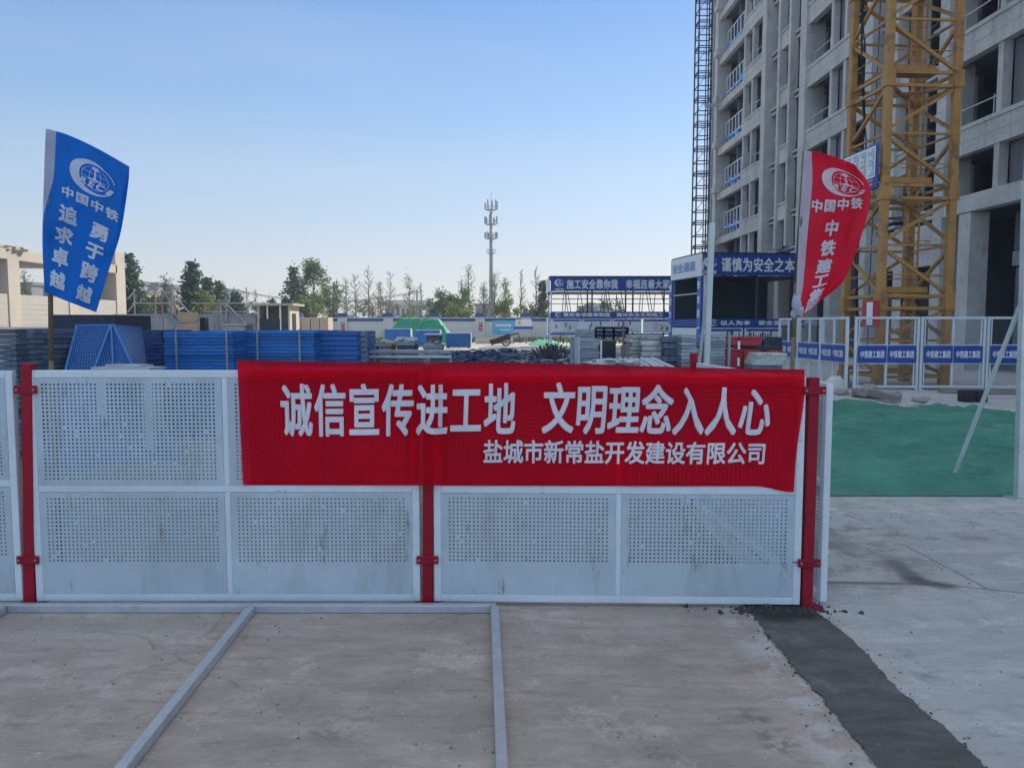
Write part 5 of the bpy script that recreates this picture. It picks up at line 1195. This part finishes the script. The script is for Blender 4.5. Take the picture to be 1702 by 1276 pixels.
for i in range(6):
    A = at(1252 + i * 1.5, 603 - i * 3.2, 12.6); tag(MB().box(A.x, A.x + .48, 12.6, 13.1, A.z - .035, A.z).build('board', gz2), 'pale board in the low stack before the red chests', 'board', 'pale boards before the red chests')
A = at(1252, 603, 12.6); tag(MB().box(A.x, A.x + .5, 12.65, 13.1, 0, A.z - .036).build('base_block', gsteel), 'grey block under the low stack of pale boards', 'block')
m = MB(); rn = random.Random(8)
for i in range(60):
    p = at(rn.uniform(1270, 1300), rn.uniform(590, 604), rn.uniform(12.8, 13.6)); a = rn.uniform(0, pi); m.bar((p.x - .1 * cos(a), p.y, p.z), (p.x + .1 * cos(a), p.y + .1 * sin(a), p.z + rn.uniform(-.04, .04)), .03)
tag(m.build('loose_fittings', gz), 'jumble of loose scaffold fittings right of the pale boards', 'scrap heap', kind='stuff')
A, B = at(1281, 560, 15.6), at(1300, 585, 15.6); tag(MB().box(A.x, B.x, 15.6, 16, 0, A.z).build('dark_cabinet', navy_tarp, bevel=.01), 'dark cabinet at the right end of the clutter by the mesh fence', 'cabinet')
m = MB()
for i in range(14): p = at(1228 + i * 4, 561, 14.8); h = random.Random(i).uniform(.02, .12); m.tube((p.x, 14.8, 1.3), (p.x + .02, 14.85, p.z + h), .012, n=5)
tag(m.build('rod_bundle', dsc), 'row of thin dark rods standing behind the long red chest', 'rods')

# ================================================================== far beyond the wall
Ym = 205.0; mt = thing('phone_mast', 'slim grey phone mast with four antenna rings on the horizon', 'phone mast', (at(816, 540, Ym).x, Ym, 0))
xm = at(816.5, 540, Ym).x; mg = mat('mast grey', (.12, .135, .155), .6, .1, var=.1)
ztop = at(817, 352, Ym).z; MB().tube((xm, Ym, 0), (xm, Ym, ztop), .62, .36, n=14).build('pole', mg, mt, smooth=True); MB().tube((xm, Ym, ztop), (xm + .15, Ym, at(817, 317, Ym).z), .07, .03, n=6).build('spike', mg, mt)
for k, py in enumerate((349, 373, 397, 421)):
    z = at(817, py, Ym).z; m = MB(); rr = 1.35 if k < 3 else 1.05
    for i in range(16):
        a0, a1 = 2 * pi * i / 16, 2 * pi * (i + 1) / 16
        for dz in (0, .9): m.bar((xm + cos(a0) * rr, Ym + sin(a0) * rr, z + dz), (xm + cos(a1) * rr, Ym + sin(a1) * rr, z + dz), .09)
    m.tube((xm, Ym, z - .1), (xm, Ym, z + .05), rr, n=16); m.build('platform', mg, mt)
    m = MB()
    for i in range(9 if k < 3 else 6):
        a0 = 2 * pi * i / (9 if k < 3 else 6) + k; q = Vector((xm + cos(a0) * rr * 1.2, Ym + sin(a0) * rr * 1.2, z)); h = (2.3, 2.1, 1.7, 1.2)[k] * random.uniform(.75, 1.1)
        m.box(q.x - (.17 if k < 3 else .05), q.x + (.17 if k < 3 else .05), q.y - .1, q.y + .1, z + .1, z + h)
    m.build('antenna', mat('antenna grey', (.17, .18, .20), .6), mt)
pole_m = mat('utility pole concrete', (.30, .29, .28), .85)
def upole(px, ptop, Y, lab):
    p = at(px, ptop, Y); t = thing('utility_pole', lab, 'utility pole', (p.x, Y, 0), 0, 'utility poles beyond the wall'); MB().tube((p.x, Y, 0), (p.x, Y, p.z), .2, .13, n=8).build('shaft', pole_m, t); MB().bar((p.x - .9, Y, p.z - .3), (p.x + .9, Y, p.z - .3), .12, .12).build('crossarm', pole_m, t)
    return p
pa = upole(693, 481, 110, 'grey utility pole right of the bare trees'); pb = upole(389, 478, 110, 'grey utility pole beside the dark conifer at left')
for i in range(2):
    m = MB(); pts = [pb.lerp(pa, k / 24) + Vector((0, i * .6, -.3 - .15 * i - 1.5 * sin(pi * k / 24))) for k in range(25)]; m.path(pts, .035, 5)
    tag(m.build('overhead_cable', rubber), 'overhead cable strung between the two utility poles', 'cable', 'overhead cables between the poles')
def house(lab, px0, px1, ptop, Y, col, roof, storeys=3, depth=12, flat=True, nwin=5):
    A, B = at(px0, ptop, Y), at(px1, ptop, Y); t = thing('far_building', lab, 'building', ((A.x + B.x) / 2, Y, 0), 0, 'far buildings beyond the wall')
    MB().box(A.x, B.x, Y, Y + depth, 0, A.z).build('wall', col, t)
    if flat: MB().box(A.x - .3, B.x + .3, Y - .3, Y + depth + .3, A.z, A.z + .5).build('roof', roof, t)
    else:
        m = MB(); h = A.z * .22; m.extr([(A.x - .8, Y - .8, A.z), (A.x - .8, Y + depth + .8, A.z), (A.x - .8, Y + depth / 2, A.z + h)], (B.x - A.x + 1.6, 0, 0)); m.build('roof', roof, t)
    W = B.x - A.x
    for s in range(storeys):
        for i in range(nwin):
            x = A.x + W * (i + .5) / nwin; z = A.z * (s + .5) / storeys; MB().box(x - W / nwin * .28, x + W / nwin * .28, Y - .06, Y + .05, z - A.z / storeys * .25, z + A.z / storeys * .25).build('window', mat('far window', (.07, .08, .10), .3), t)
hb_ = mat('far pale wall', (.42, .40, .37)); hg = mat('far grey wall', (.17, .18, .20)); hr = mat('far dark roof', (.13, .13, .14))
house('pale long building with dark hipped roof behind the bare trees', 640, 700, 507, 150, hb_, hr, 2, 14, False, 7)
house('dark grey building right of the pale one', 700, 742, 507, 160, hg, hr, 2, 12, True, 4)
house('grey low building behind the phone mast', 790, 822, 508, 170, hg, hr, 2, 12, True, 3)
house('grey block between the trees at left, topmost roofline', 241, 262, 474, 140, hg, hr, 3, 3, True, 3)
house('olive grey block right of the concrete end pier', 214, 230, 472, 120, mat('far olive wall', (.22, .22, .19)), hr, 3, 3, True, 2)
house('grey block behind the pink pipe upright', 271, 288, 478, 130, mat('far olive wall', (.22, .22, .19)), hr, 3, 3, True, 2)
house('narrow grey block right of the big conifer', 370, 379, 484, 150, hg, hr, 3, 3, True, 2)
house('dark block seen through the opening of the concrete shell', 22, 52, 474, 120, hg, hr, 2, 3, True, 3)
house('second dark block seen through the shell opening, by the flag', 57, 84, 476, 125, mat('far slate wall', (.10, .13, .17)), hr, 2, 3, True, 3)
house('small cream house between the railing uprights', 228, 246, 488, 115, mat('far cream wall', (.55, .48, .36)), hr, 2, 3, True, 3)
m = MB()
def mound(u, v): a = 2 * pi * u; c0 = at(985, 540, 100); r0 = 4.2 * v; return Vector((c0.x + cos(a) * r0 * 1.2, 100 + sin(a) * r0, max(0, at(985, 502, 100).z * (1 - v ** 1.6)) + .3 * noise.noise(Vector((cos(a) * v * 3, sin(a) * v * 3, 2))) * (1 - v)))
m.grid(mound, 32, 10); tag(m.build('soil_mound', mat('grey soil', (.20, .20, .21), .95, var=.15, scale=.6), smooth=True), 'grey soil mound seen through the far walkway', 'mound')

# ------------------------------------------------------------------ trees
def leaf_mat(name, col, var=.5):
    t = NT(name); v = t.coords(True); g = t.n('NewGeometry')
    c = t.mix(t.rng(t.noise(v, .7, 4), .35, .65), tuple(x * (1 - var) for x in col), tuple(x * (1 + var) for x in col))
    c = t.mix(t.math('MULTIPLY', g.outputs['Random Per Island'], .5), c, tuple(x * .6 for x in col))
    t.l(c, t.b.inputs['Base Color']); t.b.inputs['Roughness'].default_value = .7; t.b.inputs['Specular IOR Level'].default_value = .2
    tl = t.n('BsdfTranslucent'); t.l(c, tl.inputs['Color']); mx = t.n('MixShader'); mx.inputs[0].default_value = .35
    t.l(t.b.outputs[0], mx.inputs[1]); t.l(tl.outputs[0], mx.inputs[2]); t.l(mx.outputs[0], t.t.nodes['Material Output'].inputs['Surface']); return t.m
lf_dark = leaf_mat('conifer needles', (.065, .115, .075)); lf_mid = leaf_mat('mid green leaves', (.13, .195, .08)); lf_light = leaf_mat('spring leaves', (.19, .25, .075)); lf_cedar = leaf_mat('cedar needles', (.075, .125, .075)); lf_bud = leaf_mat('buds', (.20, .17, .13), .3)
bark = mat('bark', (.10, .085, .07), .9, var=.3); bark_pale = mat('pale bark', (.24, .215, .19), .9, var=.2)
def leaf(m, p, s, rn, up=.0):
    a = Vector((rn.gauss(0, 1), rn.gauss(0, 1), rn.gauss(0, 1) * (1 - up))).normalized(); b = a.cross(Vector((rn.gauss(0, 1), rn.gauss(0, 1), rn.gauss(0, 1)))).normalized()
    a *= s; b *= s * .55; m.quad(p - a, p - b * .9, p + a, p + b)
def conifer(px, ptop, Y, wpx, lab, seed, lm=lf_dark, dens=1.0, lift=.25):
    rn = random.Random(seed); tp = at(px, ptop, Y); H = tp.z; r = wpx * 1.3 / 2 / F_PX * Y; t = thing('conifer', lab, 'tree', (tp.x, Y, 0), 0, 'conifers beyond the wall')
    MB().tube((tp.x, Y, 0), (tp.x, Y, H * .97), .02 * H + .05, .02, n=7).build('trunk', bark, t)
    m = MB(); nb = int(125 * dens)
    for i in range(nb):
        k = (i + rn.random()) / nb; z = H * (.10 + .90 * k); L = r * (1 - k) ** .75 * rn.uniform(.6, 1.15) + .15; a = rn.uniform(0, 2 * pi); n = max(4, int(L / .12))
        for j in range(n):
            f = (j + .6) / n; q = Vector((tp.x + cos(a) * L * f, Y + sin(a) * L * f, z + lift * L * f * f + .1 * L * f)); 
            for _ in range(3):
                sp = .22 * (1 - .5 * f) + .06; leaf(m, q + Vector((rn.gauss(0, sp), rn.gauss(0, sp), rn.gauss(0, sp * .5))), rn.uniform(.10, .24), rn, .5)
    m.build('crown', lm, t); return t
def leafy(px, ptop, Y, wpx, hpx, lab, seed, lm, n=1500, grp='leafy trees beyond the wall', nm='leafy_tree', tall=False):
    rn = random.Random(seed); tp = at(px, ptop, Y); H = tp.z; r = wpx / 2 / F_PX * Y; hh = hpx / 2 / F_PX * Y; t = thing(nm, lab, 'tree', (tp.x, Y, 0), 0, grp)
    tr = MB(); tr.tube((tp.x, Y, 0), (tp.x, Y, H * .8), .10 + .01 * H, .04, n=7); m = MB(); nc = 26; cs = []
    for i in range(nc):
        a = rn.uniform(0, 2 * pi); zz = rn.uniform(-1, .92); rad = math.sqrt(max(0, 1 - zz * zz)) * rn.uniform(.35, 1.0) * (1.0 if not tall else (1.0 - .35 * (zz + 1) / 2)); q = Vector((tp.x + cos(a) * rad * r, Y + sin(a) * rad * r, H - hh + zz * hh)); cs.append(q)
        tr.tube((tp.x, Y, max(.3, q.z - hh * .5)), q, .035, .012, n=5)
        cr = rn.uniform(.22, .42) * min(r, hh)
        for _ in range(int(1.5 * n) // nc):
            d = Vector((rn.gauss(0, 1), rn.gauss(0, 1), rn.gauss(0, 1))) * cr * .55; leaf(m, q + d, rn.uniform(.09, .22), rn)
    tr.build('trunk', bark, t); m.build('crown', lm, t); return t
def bare(px, ptop, Y, wpx, lab, seed, bm_=bark_pale, leaves=0, lm=lf_bud, grp='bare trees beyond the wall'):
    rn = random.Random(seed); tp = at(px, ptop, Y); H = tp.z; r = wpx / 2 / F_PX * Y; t = thing('bare_tree', lab, 'tree', (tp.x, Y, 0), 0, grp); m = MB(); lm_ = MB()
    pts = [Vector((tp.x + .12 * noise.noise(Vector((k * .7, seed, 0))) * k * .2, Y, H * k / 10)) for k in range(11)]
    for k in range(10): m.tube(pts[k], pts[k + 1], .14 * (1 - k / 11) + .012, .14 * (1 - (k + 1) / 11) + .012, n=6)
    nb = 34
    for i in range(nb):
        k = .22 + .76 * (i + rn.random()) / nb; j = min(9, int(k * 10)); p = pts[j].lerp(pts[j + 1], k * 10 - j); L = r * 1.25 * (1 - k * .72) * rn.uniform(.5, 1.1); a = rn.uniform(0, 2 * pi)
        prev = p; d = Vector((cos(a), sin(a), rn.uniform(.55, 1.0))).normalized()
        for s in range(4):
            q = prev + d * L / 4; m.tube(prev, q, .035 * (1 - s * .2), .03 * (1 - s * .22), n=4, caps=False)
            for _ in range(3):
                d2 = (d + Vector((rn.gauss(0, .6), rn.gauss(0, .6), rn.gauss(.15, .4)))).normalized(); e = q + d2 * L * rn.uniform(.2, .42); m.tube(q, e, .014, .010, n=3, caps=False)
                for _ in range(leaves): leaf(lm_, e + Vector((rn.gauss(0, .25), rn.gauss(0, .25), rn.gauss(0, .25))), rn.uniform(.06, .13), rn)
            d = (d + Vector((rn.gauss(0, .15), rn.gauss(0, .15), .18))).normalized(); prev = q
    m.build('trunk', bm_, t)
    if leaves: lm_.build('crown', lm, t)
conifer(214, 424, 62, 62, 'dark conifer half hidden by the concrete end pier', 1, lf_dark, 1.0)
conifer(319, 437, 72, 50, 'tall dark conifer standing above the pine crates', 2, lf_dark, 1.5)
conifer(343, 462, 76, 26, 'slim conifer just right of the tall dark one', 3, lf_cedar)
conifer(363, 470, 78, 24, 'slimmer conifer left of the utility pole', 4, lf_cedar)
conifer(392, 487, 80, 38, 'short dark conifer beside the left utility pole', 5, lf_dark, 1.2)
conifer(489, 444, 88, 52, 'tall ragged cedar left of the tall green tree', 6, lf_cedar, 1.1, .1)
conifer(903, 468, 92, 24, 'dark conifer left of the long walkway', 7, lf_dark)
leafy(520, 434, 92, 58, 92, 'tallest green tree behind the tan block pallets', 11, lf_mid, 3000, tall=True)
leafy(512, 488, 88, 56, 40, 'pale green bush at the foot of the tallest tree', 12, lf_light, 1300)
leafy(552, 470, 96, 40, 62, 'thin green tree right of the tallest tree', 13, lf_mid, 900)
leafy(737, 486, 95, 54, 46, 'round mid green tree behind the green tarpaulin', 14, lf_mid, 1800)
leafy(770, 482, 97, 38, 50, 'smaller green tree right of the round one', 15, lf_mid, 1100)
leafy(762, 508, 92, 50, 28, 'pale yellow green bush under the bare saplings', 16, lf_light, 900)
leafy(845, 500, 96, 46, 34, 'green bush right of the phone mast', 17, lf_light, 1000)
leafy(885, 508, 94, 46, 28, 'low green bush before the walkway end', 18, lf_light, 900)
leafy(262, 494, 70, 34, 44, 'green bush between the pipe uprights', 19, lf_mid, 1000)
leafy(338, 490, 72, 54, 52, 'bright green tree below the tall dark conifer', 20, lf_light, 1200)
leafy(240, 506, 66, 34, 34, 'brownish green shrub beside the end pier', 21, lf_mid, 700)
leafy(370, 500, 84, 50, 46, 'mid green tree behind the smaller stair', 22, lf_mid, 1100)
leafy(440, 498, 90, 60, 40, 'mid green tree behind the site hut', 23, lf_mid, 900)
leafy(620, 498, 104, 110, 40, 'wide sparse thicket behind the bare trees', 24, lf_mid, 900)
leafy(700, 508, 104, 60, 30, 'low thicket behind the right utility pole', 25, lf_mid, 600)
leafy(30, 486, 74, 40, 40, 'shrub seen through the concrete shell opening', 26, lf_mid, 500)
leafy(1010, 500, 98, 120, 40, 'long thicket seen through the far walkway', 27, lf_mid, 1200)
pink = mat('reddish bark', (.20, .15, .14), .9)
for i, (px, pt, wp, lab, bm_, lv, lm) in enumerate(((575, 468, 40, 'pale bare tree left of the reddish one', bark_pale, 1, lf_mid), (612, 448, 56, 'reddish bare tree in the middle of the bare row', pink, 0, None), (590, 456, 44, 'bare tree just left of the reddish one', bark_pale, 0, None), (648, 451, 40, 'tall pale bare tree right of the reddish one', bark_pale, 0, None), (680, 460, 40, 'pale bare tree next to the right utility pole', bark_pale, 1, lf_light), (632, 470, 36, 'short bare tree in the gap of the bare row', bark_pale, 1, lf_mid),
        (779, 444, 40, 'tall thin sapling left of the phone mast', bark, 1, lf_mid), (822, 456, 40, 'leafy sapling just right of the phone mast', bark, 2, lf_mid), (840, 466, 34, 'shorter sapling second right of the phone mast', bark, 2, lf_light), (866, 449, 34, 'thin bare sapling third right of the phone mast', bark, 0, None), (891, 446, 40, 'wide bare sapling nearest the walkway', bark, 0, None), (804, 474, 30, 'small sapling touching the phone mast', bark, 2, lf_mid), (768, 466, 28, 'small sapling left of the tall thin one', bark, 1, lf_mid), (410, 478, 36, 'faint bare tree right of the left utility pole', bark_pale, 0, None), (425, 482, 30, 'faint bare tree above the site hut', bark_pale, 0, None), (274, 462, 40, 'bare tree behind the pipe uprights', bark, 1, lf_mid), (40, 455, 36, 'bare tree seen through the shell opening', bark, 1, lf_mid), (700, 470, 24, 'thin pale tree right of the utility pole', bark_pale, 0, None))):
    bare(px, pt, 94 + (i % 4) * 3 if px > 300 else 70, wp, lab, 40 + i, bm_, lv, lm)

# ------------------------------------------------------------------ air: a thin even haze over the whole site
hz = NT('haze air'); hz.t.nodes.remove(hz.b); vp = hz.n('VolumePrincipled'); vp.inputs['Density'].default_value = .0011; vp.inputs['Color'].default_value = (.86, .91, 1, 1); vp.inputs['Anisotropy'].default_value = .2
hz.l(vp.outputs[0], hz.t.nodes['Material Output'].inputs['Volume'])
MB().box(-230, 200, -25, 330, -1, 66).build('haze', hz.m, origin=(0, 0, -1))['kind'] = 'stuff'
